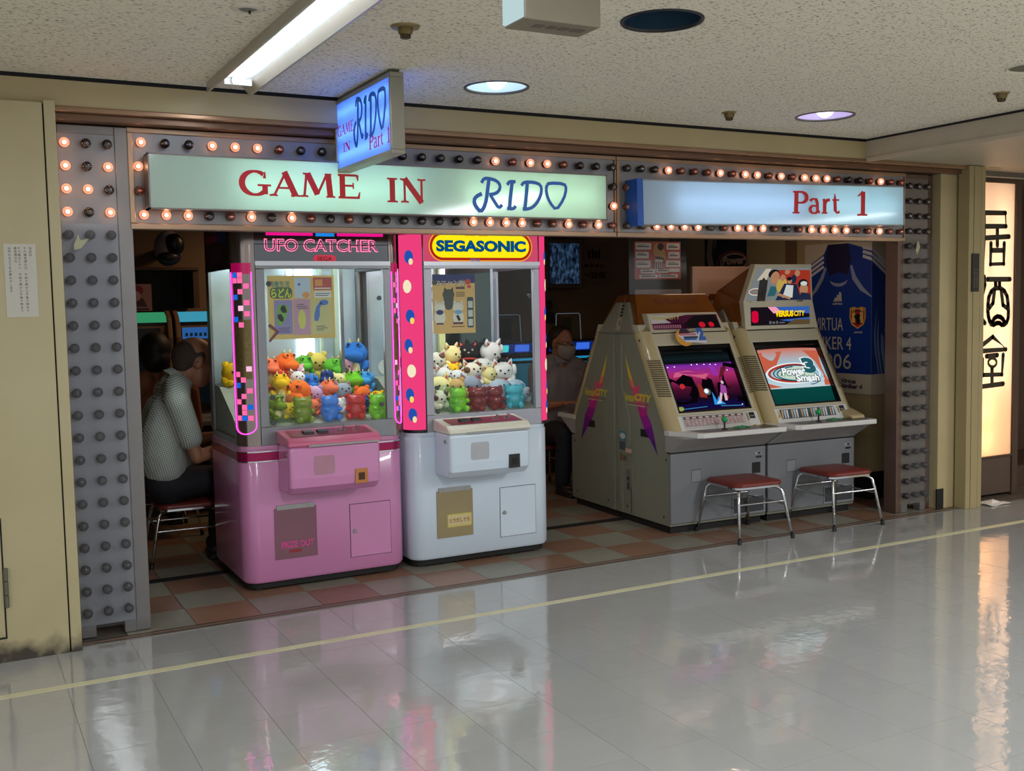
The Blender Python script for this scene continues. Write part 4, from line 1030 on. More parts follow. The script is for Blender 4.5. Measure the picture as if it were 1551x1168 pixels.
    if c in ('calico', 'spotted'):
        h = MB().mat(M('patch_brown', (96, 62, 40), .9, var=0)); h.smooth = True
        h.ell(hp(.45, -.35, .52), (k*.42, k*.40, k*.32), n=10, m=7); h.ell(hp(-.75, -.2, .1), (k*.28, k*.5, k*.35), n=10, m=7)
        h.build('brown_patch', t)
    return t
def deck_z(y):
    y -= MY; P = [(.05, .838), (.15, .838), (.26, .90), (.40, .97), (.52, 1.03), (.66, 1.04)]
    for (a, b), (c, d) in zip(P, P[1:]):
        if y <= c: return b+(d-b)*(y-a)/(c-a)
    return 1.04
PINK = [(1.64,.62,.905,.056,'gummy','olive','olive see-through jelly bear figure at the pink machine window'),(1.79,.62,.908,.057,'gummy','blue','blue see-through jelly bear figure at the pink machine window'),(1.94,.62,.904,.060,'gummy','red','red see-through jelly bear figure at the pink machine window'),(2.055,.60,.918,.049,'gummy','lime','lime see-through jelly bear figure at the pink machine window'),
(1.655,.74,1.005,.058,'dino','orange','big orange dinosaur plush behind the olive jelly bear'),(1.56,.74,1.058,.042,'dino','yellow','yellow dinosaur plush by the pink machine corner post'),(1.752,.74,.99,.036,'bear','lilac','small lilac plush beside the big orange dinosaur'),(1.822,.75,1.01,.042,'dino','coral','coral dinosaur plush above the blue jelly bear'),(1.905,.73,.992,.043,'cat','grey','silver grey cat plush above the gap of blue and red jelly bears'),(2.02,.74,.965,.043,'bear','orange','orange round-eared plush above the red jelly bear'),(2.10,.72,.93,.036,'bear','yellow','small yellow plush beside the lime jelly bear'),
(1.763,.86,1.05,.040,'dino','blue','blue-capped dinosaur plush in the middle of the bright pile'),(1.93,.87,1.045,.036,'bear','cream','cream round-eared plush above the grey cat plush'),(2.012,.86,1.038,.048,'dino','lime','lime green dinosaur plush above the orange round-eared plush'),(2.088,.85,1.045,.040,'dino','sky','sky blue dinosaur plush near the east pane of the pink machine'),(1.69,.86,1.068,.036,'cat','white','white cat plush above the big orange dinosaur'),(1.86,.86,1.073,.032,'dino','navy','navy dinosaur plush in the middle of the bright pile'),(1.60,.86,1.07,.036,'bear','red','red round-eared plush behind the yellow dinosaur'),
(1.655,.975,1.15,.052,'dino','orange','second orange dinosaur plush on top of the bright pile'),(1.72,.94,1.107,.030,'bear','pink','small pink plush between orange and green dinosaurs'),(1.765,.99,1.141,.044,'dino','green','green dinosaur plush beside the upper orange dinosaur'),(1.855,1.02,1.145,.050,'bear','straw','straw coloured plush on top of the bright pile'),(1.925,.955,1.115,.048,'dino','green','green dinosaur plush in front of the straw coloured plush'),(2.01,.98,1.12,.040,'cat','pink','pink cat plush beside the tall blue dinosaur'),(2.085,1.02,1.185,.062,'dino','blue','tall blue dinosaur plush topping the bright pile'),(1.50,.66,.955,.042,'dino','olive','olive dinosaur plush in the window corner beside the chute'),(1.575,.665,.915,.036,'bear','yellow','small yellow plush low behind the chute guard of the pink machine'),(1.715,.68,.915,.036,'bear','coral','coral plush squeezed between olive and blue jelly bears'),(1.868,.685,.92,.034,'bear','white','white plush squeezed between blue and red jelly bears'),(2.0,.685,.925,.034,'bear','navy','navy plush squeezed between red and lime jelly bears'),(1.56,.94,1.135,.042,'dino','coral','coral dinosaur plush at the top of the pile by the corner post'),(1.375,1.02,1.06,.055,'bear','yellow','fluffy yellow plush pressed to the side pane of the pink machine')]
for x, y, z, r, k, c, lb in PINK:
    toy(k, c, x, y, z, r, lb, 'plush toys in the pink claw machine', random.uniform(-.85, .6), random.uniform(-.25, .45), deck_z(y))
WHITE = [(2.555,.62,.88,.06,'gummy','lime','lime see-through jelly bear figure at the white machine window'),(2.68,.615,.883,.056,'gummy','maroon','dark red jelly bear figure next to the lime one'),(2.79,.615,.876,.056,'gummy','maroon','dark red jelly bear figure next to the cyan one'),(2.925,.62,.876,.056,'gummy','cyan','cyan see-through jelly bear figure at the white machine window'),
(2.49,.74,.953,.058,'cat','cream','cream cat plush above the lime jelly bear by the post'),(2.595,.74,.965,.050,'bear','tan','tan dog-like plush above the lime jelly bear'),(2.695,.74,.96,.056,'cat','grey','grey cat plush with round cream paws in the front row'),(2.80,.735,.945,.042,'seal','grey','small grey round plush above the dark red jelly bears'),(2.89,.74,.965,.056,'seal','bluegrey','bluish grey round plush above the second dark red jelly bear'),(2.995,.745,.955,.050,'seal','bluegrey','bluish grey round plush above the cyan jelly bear'),
(2.665,.865,1.012,.042,'cat','white','small white cat plush below the calico cat plush'),(2.575,.865,1.04,.046,'cat','white','white cat plush lying near the post of the white machine'),(2.655,.90,1.07,.034,'bear','yellow','small yellow plush between white cat plush toys'),(2.765,.86,1.055,.052,'cat','calico','calico cat plush with brown patches in the pile middle'),(2.975,.86,1.045,.054,'cat','white','white lucky cat plush with raised paw above the bluish plush'),(2.875,.86,1.03,.045,'cat','cream','cream cat plush beside the raised paw lucky cat'),(3.03,.88,1.045,.030,'seal','pinkgrey','pinkish grey round plush by the east pane'),
(2.585,.975,1.125,.046,'cat','spotted','spotted cow-pattern cat plush at the pile top by the post'),(2.69,.985,1.155,.052,'cat','cream','cream cat plush leaning at the pile top'),(2.805,.99,1.165,.052,'cat','black','black cat plush with pointed ears at the pile top'),(2.865,.94,1.10,.050,'seal','white','big white round plush in front of the black cat'),(2.965,1.0,1.16,.060,'cat','white','large white lucky cat plush topping the pile'),(3.035,.97,1.09,.032,'cat','black','small black cat plush beside the large lucky cat'),(2.455,.665,.92,.044,'cat','calico','calico cat plush in the window corner of the white machine'),(2.617,.685,.915,.036,'bear','tan','tan plush squeezed between lime and dark red jelly bears'),(2.735,.69,.93,.036,'cat','grey','small grey cat plush behind the two dark red jelly bears'),(2.857,.69,.925,.036,'seal','grey','grey round plush squeezed between dark red and cyan jelly bears'),(3.005,.665,.915,.036,'bear','bluegrey','bluish plush beside the cyan jelly bear')]
for x, y, z, r, k, c, lb in WHITE:
    toy(k, c, x, y, z, r, lb, 'plush toys in the white claw machine', random.uniform(-.7, .6), random.uniform(-.25, .45), deck_z(y))

# ------------------------------------------------------------------ versus cabinets
TH = -math.radians(2.2)
VO = V((3.899, .418, 0))
Vu = V((math.cos(TH), math.sin(TH), 0)); Vv = V((-math.sin(TH), math.cos(TH), 0))
vc_side = M('cabinet_greybeige', (122, 121, 106), .45, var=.04, ns=4)
vc_cream = M('cabinet_cream', (180, 170, 146), .38, coat=.2, var=.03, ns=4)
vc_tan = M('cabinet_tan', (174, 156, 114), .35, coat=.3, var=.04, ns=4)
vc_grey = M('cabinet_grey', (112, 114, 118), .45, var=.04, ns=4)
vc_panel = M('panel_white', (202, 200, 196), .35, var=.03, ns=6)
cover_m = M('amber_cover', (112, 62, 16), .22, coat=.4, var=.10, ns=3, trans=.0)
CU = .745
def vs_cabinet(label, loc, rz, style):
    t = thing('arcade_cabinet', label, 'arcade cabinet', loc, rz, None)
    MB().box(.02, .025, .0, CU-.02, .61, .058).build('plinth', t, black_m)
    prof = [(0, .05), (0, .513), (.03, .57), (.042, .619), (.395, 1.247), (.618, 1.247), (.618, .05)]
    MB().prism(prof, 'x', .002, CU-.002).build('body', t, vc_side)
    # raised edges of the side panel near the seam
    for xa, xb, s in ((-.006, .003, 'l'), (CU-.003, CU+.006, 'r')):
        mb = MB(); mb.prism([(.545, .05), (.545, .30), (.45, .52), (.45, .70), (.545, .90), (.545, 1.24), (.60, 1.24), (.60, .05)], 'x', xa, xb)
        mb.build('side_rib', t, vc_side, bevel=.004)
        q = (lambda x: x) if s == 'l' else (lambda x: CU-x)
        ring = lambda k: [(q(k), .40, 1.249), (q(k), .617, 1.249), (q(k+.055), .617, 1.452), (q(k+.055), .545, 1.452)]
        MB().loft([ring(-.004), ring(.03)] if s == 'l' else [ring(.03), ring(-.004)]).build('side_cap', t, vc_side, bevel=.003)
    FL = [[(.511, 1.118), (.511, 1.118)], [(.484, 1.064), (.497, 1.066)], [(.457, 1.012), (.481, 1.011)], [(.42, .945), (.460, .955)], [(.387, .886), (.435, .905)], [(.340, .815), (.405, .85)], [(.288, .765), (.372, .790)], [(.24, .725), (.335, .715)], [(.197, .670), (.285, .636)], [(.165, .58), (.205, .56)], [(.133, .484), (.136, .484)]]
    FC = ['lemon', 'lemon', 'gold', 'orange', 'rose', 'rose', 'magenta', 'violet', 'purple', 'indigo']
    FRGB = dict(lemon=(206, 190, 40), gold=(222, 176, 40), orange=(226, 120, 70), rose=(206, 70, 110), magenta=(180, 30, 124), violet=(146, 24, 130), purple=(106, 26, 130), indigo=(74, 26, 114))
    for Fd in (F2((.002, 0, 0), (0, -1, 0)), F2((CU-.002, 0, 0), (0, 1, 0))):
        sg_ = -1 if Fd.ax.y < 0 else 1
        mb = MB()
        for (a0, b0), (a1, b1), c in zip(FL, FL[1:], FC):
            mb.mat(M('flame_'+c, FRGB[c], .4, var=0)).poly(Fd, [(sg_*a0[0], a0[1]), (sg_*a1[0], a1[1]), (sg_*b1[0], b1[1]), (sg_*b0[0], b0[1])], .001)
        for c, p0, p1, p2 in (('rose', (.40, .90), (.352, .82), (.335, .92)), ('rose', (.34, .83), (.30, .77), (.29, .87)), ('magenta', (.29, .775), (.255, .73), (.245, .82)), ('rose', (.43, .90), (.41, .85), (.475, .95))):
            mb.mat(M('flame_'+c, FRGB[c], .4, var=0)).poly(Fd, [(sg_*p[0], p[1]) for p in (p0, p1, p2)], .0014)
        mb.build('flame_decal', t)
        x0, x1 = (-.545, -.205) if sg_ < 0 else (.185, .50)
        mb = MB().mat(M('decal_yellow', (200, 182, 50), .4, var=0)).text(Fd, 'Versus', x0, .805, x0+.14, .86, .002, slant=.3, bold=.03).text(Fd, 'CITY', x0+.145, .812, x1, .862, .002, slant=.3, bold=.06)
        mb.mat(M('decal_red', (150, 70, 60), .4, var=0)).rect(Fd, x0+.06, .790, x1-.02, .796, .002).mat(M('decal_white', (190, 186, 170), .4, var=0)).rect(Fd, x0+.05, .780, x1-.06, .785, .002)
        mb.build('side_lettering', t)
        MB().rect(Fd, *sorted((sg_*.33, sg_*.235))[:1], .585, sorted((sg_*.33, sg_*.235))[1], .635, .001).build('handle_slot', t, black_m)
        for v_, z_ in ((.335, 1.205), (.57, 1.205), (.04, .465), (.07, .10), (.50, .10)): MB().disc(Fd, sg_*v_, z_, .007, .010, .001, n=10).build('screw_hole', t, black_m)
    Fc = F2((-.0045, .617, 1.249), (0, -1, 0), V((.055, 0, .203)))
    for k in range(4): MB().rect(Fc, .004, .115+.022*k, .045, .127+.022*k, .001).build('vent_slot', t, black_m)
    mb = MB().mat(M('cap_white', (176, 170, 150), .4)).rect(Fc, .0, .02, .008, .20, .0014).rect(Fc, .012, .02, .044, .10, .0012).mat(M('cap_ink', (40, 36, 34), .5, var=0)).rect(Fc, .022, .05, .034, .085, .0016).mat(M('cap_gold', (170, 130, 60), .5)).rect(Fc, .012, .10, .044, .112, .0014); mb.build('cap_label', t)
    f = F2((.002, 0, 0), (0, -1, 0))
    MB().box(-.004, .42, .19, .002, .535, .37).build('socket_plate', t, vc_side, bevel=.002)
    mb = MB().mat(M('socket_grey', (96, 96, 90), .5)).rect(f, -.50, .21, -.45, .35, .007).mat(black_m).disc(f, -.475, .29, .012, off=.008).rect(f, -.48, .22, -.465, .26, .008).rect(f, -.44, .06, -.434, .24, .008); mb.build('power_socket', t)
    for nm, c, q4 in (('teal', (70, 112, 122), (.578, .535, .49, .60)), ('slate', (66, 72, 76), (.575, .475, .50, .530)), ('rose', (196, 156, 140), (.50, .462, .425, .490)), ('brown', (110, 84, 50), (.57, .40, .54, .45)), ('umber', (96, 74, 50), (.53, .405, .49, .44))):
        MB().rect(f, -q4[0], q4[1], -q4[2], q4[3], .010).build('sticker', t, M('sticker_'+nm, c, .4))
    MB().disc(f, -.534, .568, .034, .020, .011).build('sticker', t, M('sticker_white', (180, 184, 180), .4))
    # grey coin door front
    mb = MB(); mb.prism([(-.010, .062), (-.010, .507), (.02, .507), (.02, .062)], 'x', .001, CU-.001); mb.build('front_panel', t, vc_grey, bevel=.008)
    MB().box(.001, -.004, .506, CU-.001, .03, .517).build('panel_gap', t, black_m)
    ff = F2((0, -.0102, 0))
    mb = MB().mat(M('recess_grey', (84, 86, 90), .5)).rect(ff, .155, .315, .232, .40, .0008).mat(M('recess_lip', (128, 130, 134), .45)).rect(ff, .160, .320, .228, .392, .0012); mb.build('lock_recess', t)
    MB().rect(ff, .63, .335, .698, .405, .0008).build('coin_slot', t, black_m)
    mb = MB().mat(M('emblem_pale', (150, 152, 156), .4)).stad(ff, .655, .455, .71, .472, .001).mat(black).rect(ff, .675, .458, .70, .470, .0014).stad(ff, .66, .432, .71, .446, .001)
    mb.build('coin_emblem', t)
    mb = MB(); mb.box(.47, -.016, .075, .735, -.010, .085).box(.72, -.016, .085, .735, -.010, .19).box(.47, -.016, .085, .478, -.010, .19).box(.47, -.016, .183, .735, -.010, .19); mb.build('coin_return_frame', t, M('return_frame', (134, 136, 140), .4), bevel=.002)
    MB().rect(ff, .478, .085, .72, .183, .001).build('coin_return', t, M('return_dark', (58, 60, 64), .5))
    MB().prism([(-.006, .516), (-.05, .545), (-.175, .618), (.05, .618), (.05, .516)], 'x', .001, CU-.001).build('apron', t, M('apron_grey', (150, 148, 146), .45), bevel=.004)
    # control panel
    mb = MB(); pp = [(-.004, .055), (-.004, .0), (.075, -.19), (.11, -.212), (CU-.004, -.215), (CU+.004, -.205), (CU+.004, .055)]
    mb.prism(pp, 'z', .618, .650); mb.build('control_panel', t, vc_panel, bevel=.006, seg=3)
    MB().poly(F2((0, 0, .650), (1, 0, 0), (0, 1, 0)), [(.12, -.15), (.16, -.185), (.70, -.185), (.72, -.16), (.72, -.02), (.10, -.02)], .0008).build('panel_plate', t, M('plate_graphite', (62, 52, 52), .3, var=.1, ns=20))
    js = MB(); js.cyl((.345, -.10, .650), (.345, -.10, .700), .006, n=8); js.cyl((.345, -.10, .6505), (.345, -.10, .654), .02, n=14); js.build('joystick_shaft', t, black, smooth=True)
    MB().ell((.345, -.10, .712), .0195, n=16, m=10).build('joystick_ball', t, M('ball_green', (34, 150, 84), .25, var=0), smooth=True)
    for i, (x, y) in enumerate(((.45, -.075), (.49, -.055), (.53, -.05), (.455, -.115), (.495, -.095), (.535, -.09))):
        MB().cyl((x, y, .650), (x, y, .657), .0135, n=14).build('button', t, M('button_green', (40, 140, 84), .3, var=0), smooth=True)
    MB().cyl((.63, -.05, .650), (.63, -.05, .656), .012, n=14).build('start_button', t, M('button_yellow', (200, 170, 70), .3, var=0), smooth=True)
    if style == 'tennis':
        MB().prism([(-.12, .650), (-.11, .672), (.02, .712), (.05, .705), (.05, .650)], 'x', .62, .735).build('panel_wedge', t, vc_tan, bevel=.008)
    # slanted front: side columns, bezel, screen
    A = V((0, -.058, .619)); Bv = V((0, .295, 1.247)); ev = (Bv-A).normalized(); L = (Bv-A).length
    A0 = V((0, .042, .619)); 
    for s in (0, 1):
        def q(x): return x if not s else CU-x
        rings = []
        for k, (d, r) in enumerate(((-.010, .95), (.10, 1), (.45, 1), (L, .9))):
            p0 = A0+ev*max(d, 0); p1 = A+ev*max(d, 0)
            pts = [(q(.0), p0.y, p0.z), (q(.004), p0.y-.03*r, p0.z+.006), (q(.022), p0.y-.068*r, p0.z+.016), (q(.05), p1.y+.012, p1.z+.016), (q(.074), p1.y+.004, p1.z+.006), (q(.08), p1.y+.07, p1.z+.05), (q(.02), p0.y+.04, p0.z)]
            rings.append(pts if not s else list(reversed(pts)))
        mb = MB(); mb.smooth = True; mb.loft(rings[1:] if False else rings); mb.build('side_column', t, vc_tan, smooth=True)
        if not s:
            Fg = F2((q(.012), A0.y-.050, A0.z+.012), (.058, -.046, .0), ev)
        else:
            Fg = F2((q(.07), A.y+.0, A.z+.006), (.058, .046, 0), ev)
        mb = MB()
        for i in range(17): mb.rect(Fg, -.012, .255+.0155*i, .074, .263+.0155*i, .012)
        mb.build('speaker_grille', t, M('grille_dark', (72, 60, 40), .5, var=0))
    Fs = F2(A, (1, 0, 0), ev)
    u0, u1, s0, s1 = .088, .657, .158, .632
    mb = MB()
    def slab(a, b, c, d, k0=-.035, k1=.0): mb.hexa([Fs(a, b, k0), Fs(c, b, k0), Fs(c, d, k0), Fs(a, d, k0), Fs(a, b, k1), Fs(c, b, k1), Fs(c, d, k1), Fs(a, d, k1)])
    slab(.066, .140, .682, s0); slab(.066, s1, .682, L); slab(.066, s0, u0, s1); slab(u1, s0, .682, s1)
    mb.build('bezel', t, vc_cream, bevel=.004)
    mb = MB(); slab(.066, .02, .682, .139); mb.build('card_panel', t, vc_panel, bevel=.004)
    mb = MB()
    for a, b, c, d in ((u0, s0, u1, s0+.012), (u0, s1-.03, u1, s1), (u0, s0, u0+.012, s1), (u1-.012, s0, u1, s1)):
        mb.hexa([Fs(a, b, -.05), Fs(c, b, -.05), Fs(c, d, -.05), Fs(a, d, -.05), Fs(a, b, -.004), Fs(c, b, -.004), Fs(c, d, -.004), Fs(a, d, -.004)])
    mb.rect(Fs, u0-.01, s0-.01, u1+.01, s1+.01, -.046); mb.build('screen_surround', t, M('surround_black', (10, 12, 14), .25, var=0))
    sx0, sx1, sy0, sy1 = u0+.014, u1-.014, s0+.014, s1-.045
    SW, SH = sx1-sx0, sy1-sy0
    # curved tube face
    mb = MB(); mb.smooth = True; n = 10; vs = []
    for j in range(n+1):
        for i in range(n+1):
            a, b = i/n, j/n; d = -.040+.028*(1-(2*a-1)**2)*(1-.0*(2*b-1)**2)*.6+.01*(1-(2*b-1)**2)
            vs.append(Fs(sx0+SW*a, sy0+SH*b, d))
    mb.add(vs, [(j*(n+1)+i, j*(n+1)+i+1, (j+1)*(n+1)+i+1, (j+1)*(n+1)+i) for j in range(n) for i in range(n)])
    scr = mb.build('screen', t, screen_mat(style, t))
    def P(a, b, k=0):
        d = -.040+.028*(1-(2*a-1)**2)*.6+.01*(1-(2*b-1)**2)
        return Fs(sx0+SW*a, sy0+SH*b, d+.0012+k*.0007)
    screen_art(style, t, P)
    if style != 'rear':
        # instruction card and little signs under the screen
        mb = MB().mat(M('card_plum', (90, 48, 60), .4, var=0) if style == 'fight' else M('card_navy', (34, 44, 66), .4, var=0)).rect(Fs, .105, .062, .565, .128, .001)
        if style == 'fight':
            mb.mat(M('card_pale', (206, 186, 186), .4)).rect(Fs, .107, .064, .563, .110, .0014); mb.mat(M('card_ink', (140, 90, 104), .4, var=0))
            for r in range(4):
                for c in range(15): mb.rect(Fs, .112+.03*c, .068+.010*r, .112+.03*c+random.uniform(.012, .026), .073+.010*r, .0018)
            mb.mat(M('card_white', (220, 214, 210), .4))
            for c in range(9): mb.rect(Fs, .12+.05*c, .114, .12+.05*c+.03, .124, .0018)
        else:
            random.seed(5)
            for c in range(22):
                mb.mat([M('card_tan', (190, 160, 120), .4), M('card_ice', (180, 196, 206), .4), M('card_white', (220, 214, 210), .4), M('card_teal', (50, 90, 104), .4)][c % 4])
                x = .11+.0205*c; mb.poly(Fs, [(x, .066), (x+.012, .066), (x+.022, .124), (x+.006, .124)], .0014+.0001*(c % 4))
            mb.mat(M('logo_gold', (190, 140, 40), .4)).poly(Fs, [(.03+.045, .07), (.10, .075), (.096, .11), (.086, .125), (.09, .10)], .001)
        mb.mat(M('card_frame', (150, 130, 90), .4)).rect(Fs, .59, .075, .605, .125, .001).mat(black).rect(Fs, .612, .085, .655, .128, .001).mat(M('card_grey', (150, 150, 150), .4, var=0)).rect(Fs, .618, .10, .648, .105, .0014)
        mb.build('instruction_card', t)
        if style == 'fight':
            mb = MB().mat(GL('card_film', (255, 255, 255), .16, .10)).rect(Fs, .09, .04, .60, .135, .003); mb.build('card_film', t)
    # head of the cabinet
    MB().prism([(.34, 1.249), (.37, 1.305), (.618, 1.305), (.618, 1.249)], 'x', .012, CU-.012).build('shoulder', t, vc_cream, bevel=.004)
    if style in ('fight', 'rear'):
        mb = MB(); a = [(.07, .298, 1.252), (.665, .298, 1.252), (.665, .5, 1.252), (.07, .5, 1.252), (.085, .372, 1.376), (.640, .372, 1.376), (.640, .5, 1.376), (.085, .5, 1.376)]
        mb.hexa(a); mb.build('marquee_box', t, vc_cream, bevel=.003)
        mb = MB(); a = [(.032, .385, 1.300), (CU-.032, .385, 1.300), (CU-.032, .618, 1.300), (.032, .618, 1.300), (.085, .515, 1.503), (CU-.085, .515, 1.503), (CU-.085, .618, 1.503), (.085, .618, 1.503)]
        mb.hexa(a); mb.build('amber_cover', t, cover_m, bevel=.006)
        Fm = F2((.085, .298, 1.252), (1, 0, 0), V((0, .074, .124)))
        if style == 'fight':
            mb = MB().mat(M('mq_pale', (196, 190, 190), .3)).rect(Fm, .012, .022, .545, .128, .0008)
            mb.mat(M('mq_wine', (84, 20, 60), .3)).poly(Fm, [(.012, .022), (.30, .022), (.24, .072), (.012, .066)], .0012).poly(Fm, [(.12, .10), (.30, .128), (.40, .128), (.545, .128), (.545, .022), (.22, .03)], .0012)
            mb.mat(M('mq_black', (20, 14, 20), .3, var=0)).poly(Fm, [(.26, .06), (.36, .12), (.53, .125), (.545, .022), (.30, .024)], .0016)
            mb.mat(M('mq_red', (200, 20, 50), .3, em=(220, 20, 50), es=.3, var=0)).disc(Fm, .40, .05, .026, .022, .002).disc(Fm, .475, .05, .022, .020, .002)
            mb.mat(M('decal_yellow', (206, 186, 40), .4, var=0)).text(Fm, 'Versus CITY', .02, .096, .24, .124, .0016, slant=.25, bold=.02)
            mb.mat(M('mq_rose', (180, 120, 140), .3)); 
            for c in range(12): mb.rect(Fm, .02+.018*c, .03, .032+.018*c, .055, .0018)
            mb.build('marquee_print', t)
            Fw = F2((0, .385, 1.300), (1, 0, 0), V((0, .13, .203)))
            MB().text(Fw, 'WINNER', .21, .155, .57, .205, .0012, bold=.02).build('winner_lettering', t, M('winner_red', (96, 34, 8), .3, var=0))
        if style == 'rear2':
            pass
    if style == 'tennis':
        # tall leaning billboard with amber back
        lo = [(.062, .292, 1.252), (.690, .292, 1.252), (.69, .33, 1.252), (.062, .33, 1.252)]
        mi = [(.050, .300, 1.440), (.650, .300, 1.440), (.65, .35, 1.440), (.05, .35, 1.440)]
        hi = [(.105, .245, 1.690), (.588, .245, 1.690), (.588, .30, 1.690), (.105, .30, 1.690)]
        mb = MB().loft([lo, mi, hi]); mb.build('billboard_box', t, vc_cream, bevel=.004)
        mb = MB().loft([[(.055, .33, 1.28), (.06, .33, 1.44), (.11, .285, 1.685), (.583, .285, 1.685), (.64, .33, 1.44), (.685, .33, 1.28)],
                        [(.0, .618, 1.26), (.02, .618, 1.40), (.07, .618, 1.52), (.67, .618, 1.52), (.725, .618, 1.40), (CU, .618, 1.26)]])
        mb.build('amber_cover', t, cover_m, bevel=.004)
        Fb = F2((.050, .300, 1.440), (1, 0, 0), V((0, -.055, .25))); 
        def T(a, b): return (.018+.0625*b+a*(.566-.118*b), .008+.222*b)   # trapezoid picture coordinates
        mb = MB()
        def pg(m, pts, off): mb.mat(m).poly(Fb, [T(*p) for p in pts], off)
        pg(E('bb_grey', (150, 158, 160), .55), [(0, 0), (1, 0), (1, 1), (0, 1)], .0008)
        pg(E('bb_red', (190, 62, 46), .6), [(.52, .0), (1, 0), (1, .94), (.38, .94)], .0012)
        pg(E('bb_cream', (226, 214, 190), .65), [(.06, .62), (.22, .62), (.26, .98), (.16, .98)], .0014)
        skin_e = E('bb_skin', (206, 150, 112), .6); dk = E('bb_dark', (34, 34, 40), .5); yl = E('bb_yellow', (220, 186, 90), .65); wt = E('bb_white', (226, 232, 228), .7); nv = E('bb_navy', (44, 54, 84), .55)
        def el(m, x, y, rx, ry, off): pg(m, [(x+rx*math.cos(2*PI*i/16), y+ry*math.sin(2*PI*i/16)) for i in range(16)], off)
        el(dk, .33, .82, .10, .14, .0018); el(skin_e, .36, .70, .08, .20, .0022)
        el(yl, .50, .48, .09, .24, .0024); el(skin_e, .50, .70, .05, .10, .0026); el(skin_e, .57, .88, .05, .08, .0022); el(skin_e, .76, .84, .05, .10, .0020); el(nv, .70, .66, .05, .14, .0018)
        pg(nv, [(.44, .0), (.84, .0), (.76, .50), (.54, .52)], .0028); pg(wt, [(.54, .08), (.70, .08), (.70, .46), (.58, .48)], .0032); el(skin_e, .63, .60, .04, .09, .0034); el(dk, .62, .67, .045, .06, .0036)
        el(dk, .87, .50, .09, .16, .0030); el(skin_e, .88, .34, .07, .20, .0034); el(wt, .88, .52, .06, .07, .0036); pg(nv, [(.78, 0), (1, 0), (.98, .2), (.84, .24)], .0038)
        pg(skin_e, [(.44, .16), (.66, .02), (.68, .08), (.48, .22)], .0040)
        pg(E('bb_tealblue', (60, 120, 130), .55), [(.30, .12), (.42, .14), (.44, .42), (.32, .44)], .0022)
        mb.mat(wt).ring(Fb, .09, .068, .06, .026, .007, .002); mb.mat(E('bb_ring', (190, 120, 70), .6)).ring(Fb, .09, .068, .045, .017, .006, .002)
        mb.mat(M('bb_glass_dark', (70, 62, 52), .15, var=.2, ns=20)); pts = T(.15, .02)
        c0 = T(.19, .34); mb.stad(Fb, c0[0]-.035, .004, c0[0]+.040, .150, .0048)
        mb.mat(M('bb_tip', (22, 20, 20), .3, var=0)).poly(Fb, [(c0[0]-.034, .09), (c0[0]-.028, .135), (c0[0]+.0, .168), (c0[0]+.034, .135), (c0[0]+.038, .085), (c0[0]+.02, .06), (c0[0]+.01, .10), (c0[0]-.012, .05)], .0052)
        mb.build('billboard_picture', t)
        Fm = F2((.062, .292, 1.252), (1, 0, 0), V((0, .008, .188)))
        mb = MB().mat(E('mq2_dark', (36, 26, 36), .5)).rect(Fm, .045, .026, .555, .15, .0012)
        mb.mat(E('mq2_blue', (60, 110, 200), .7)).poly(Fm, [(.22, .15), (.555, .15), (.555, .10), (.34, .118), (.26, .10)], .0016).poly(Fm, [(.29, .06), (.555, .075), (.555, .045), (.36, .05)], .0016)
        mb.mat(E('mq2_tan', (110, 90, 60), .6)).poly(Fm, [(.34, .026), (.555, .026), (.555, .06), (.42, .062)], .0018)
        mb.mat(E('mq2_red', (214, 10, 60), .9)).stad(Fm, .052, .045, .108, .125, .002, r=.02).mat(E('mq2_pink', (250, 160, 190), .9)).poly(Fm, [(.19, .15), (.26, .15), (.30, .12), (.24, .105)], .002)
        mb.mat(E('mq2_yellow', (255, 214, 10), 1.0)).text(Fm, 'VERSUS', .25, .082, .41, .125, .0024, slant=.1, bold=.06).text(Fm, 'CITY', .415, .085, .51, .122, .0024, slant=.1, bold=.03)
        mb.mat(E('mq2_grey', (120, 124, 132), .6)).rect(Fm, .20, .034, .218, .054, .0024).rect(Fm, .226, .036, .25, .05, .0024).rect(Fm, .26, .034, .275, .054, .0024).rect(Fm, .285, .038, .335, .046, .0024)
        mb.build('marquee_print', t)
        mb = MB()
        for x in (.10, .50): mb.box(x, .286, 1.437, x+.05, .302, 1.444)
        mb.build('clip', t, chrome)
    return t
def screen_mat(style, t):
    if style == 'rear': return E('screen_dim', (20, 40, 60), .4)
    n = 'screen_'+style; m = bpy.data.materials.new(n); m.use_nodes = True; nt = m.node_tree; nt.nodes.clear(); L = nt.links.new
    tc = nt.nodes.new('ShaderNodeTexCoord'); sep = nt.nodes.new('ShaderNodeSeparateXYZ'); L(tc.outputs['Generated'], sep.inputs[0])
    r = nt.nodes.new('ShaderNodeValToRGB'); e = nt.nodes.new('ShaderNodeEmission'); o = nt.nodes.new('ShaderNodeOutputMaterial')
    if style == 'fight':
        st = [(0, (30, 10, 50)), (.12, (20, 16, 70)), (.22, (26, 12, 34)), (.40, (84, 20, 52)), (.62, (190, 50, 116)), (.78, (140, 50, 180)), (.82, (14, 18, 24)), (.90, (20, 34, 38)), (1, (6, 8, 10))]
        L(sep.outputs['Z'], r.inputs[0])
    else:
        st = [(0, (150, 40, 30)), (.035, (8, 66, 62)), (.29, (10, 74, 70)), (.30, (206, 226, 232)), (.55, (168, 206, 224)), (.78, (176, 196, 206)), (1, (214, 120, 92))]
        L(sep.outputs['Z'], r.inputs[0])
    el = r.color_ramp.elements
    while len(el) < len(st): el.new(.5)
    for q, (p, c) in zip(el, st): q.position = p; q.color = rgb(c)
    L(r.outputs[0], e.inputs[0]); e.inputs[1].default_value = .75 if style == 'fight' else .85; L(e.outputs[0], o.inputs[0]); return m
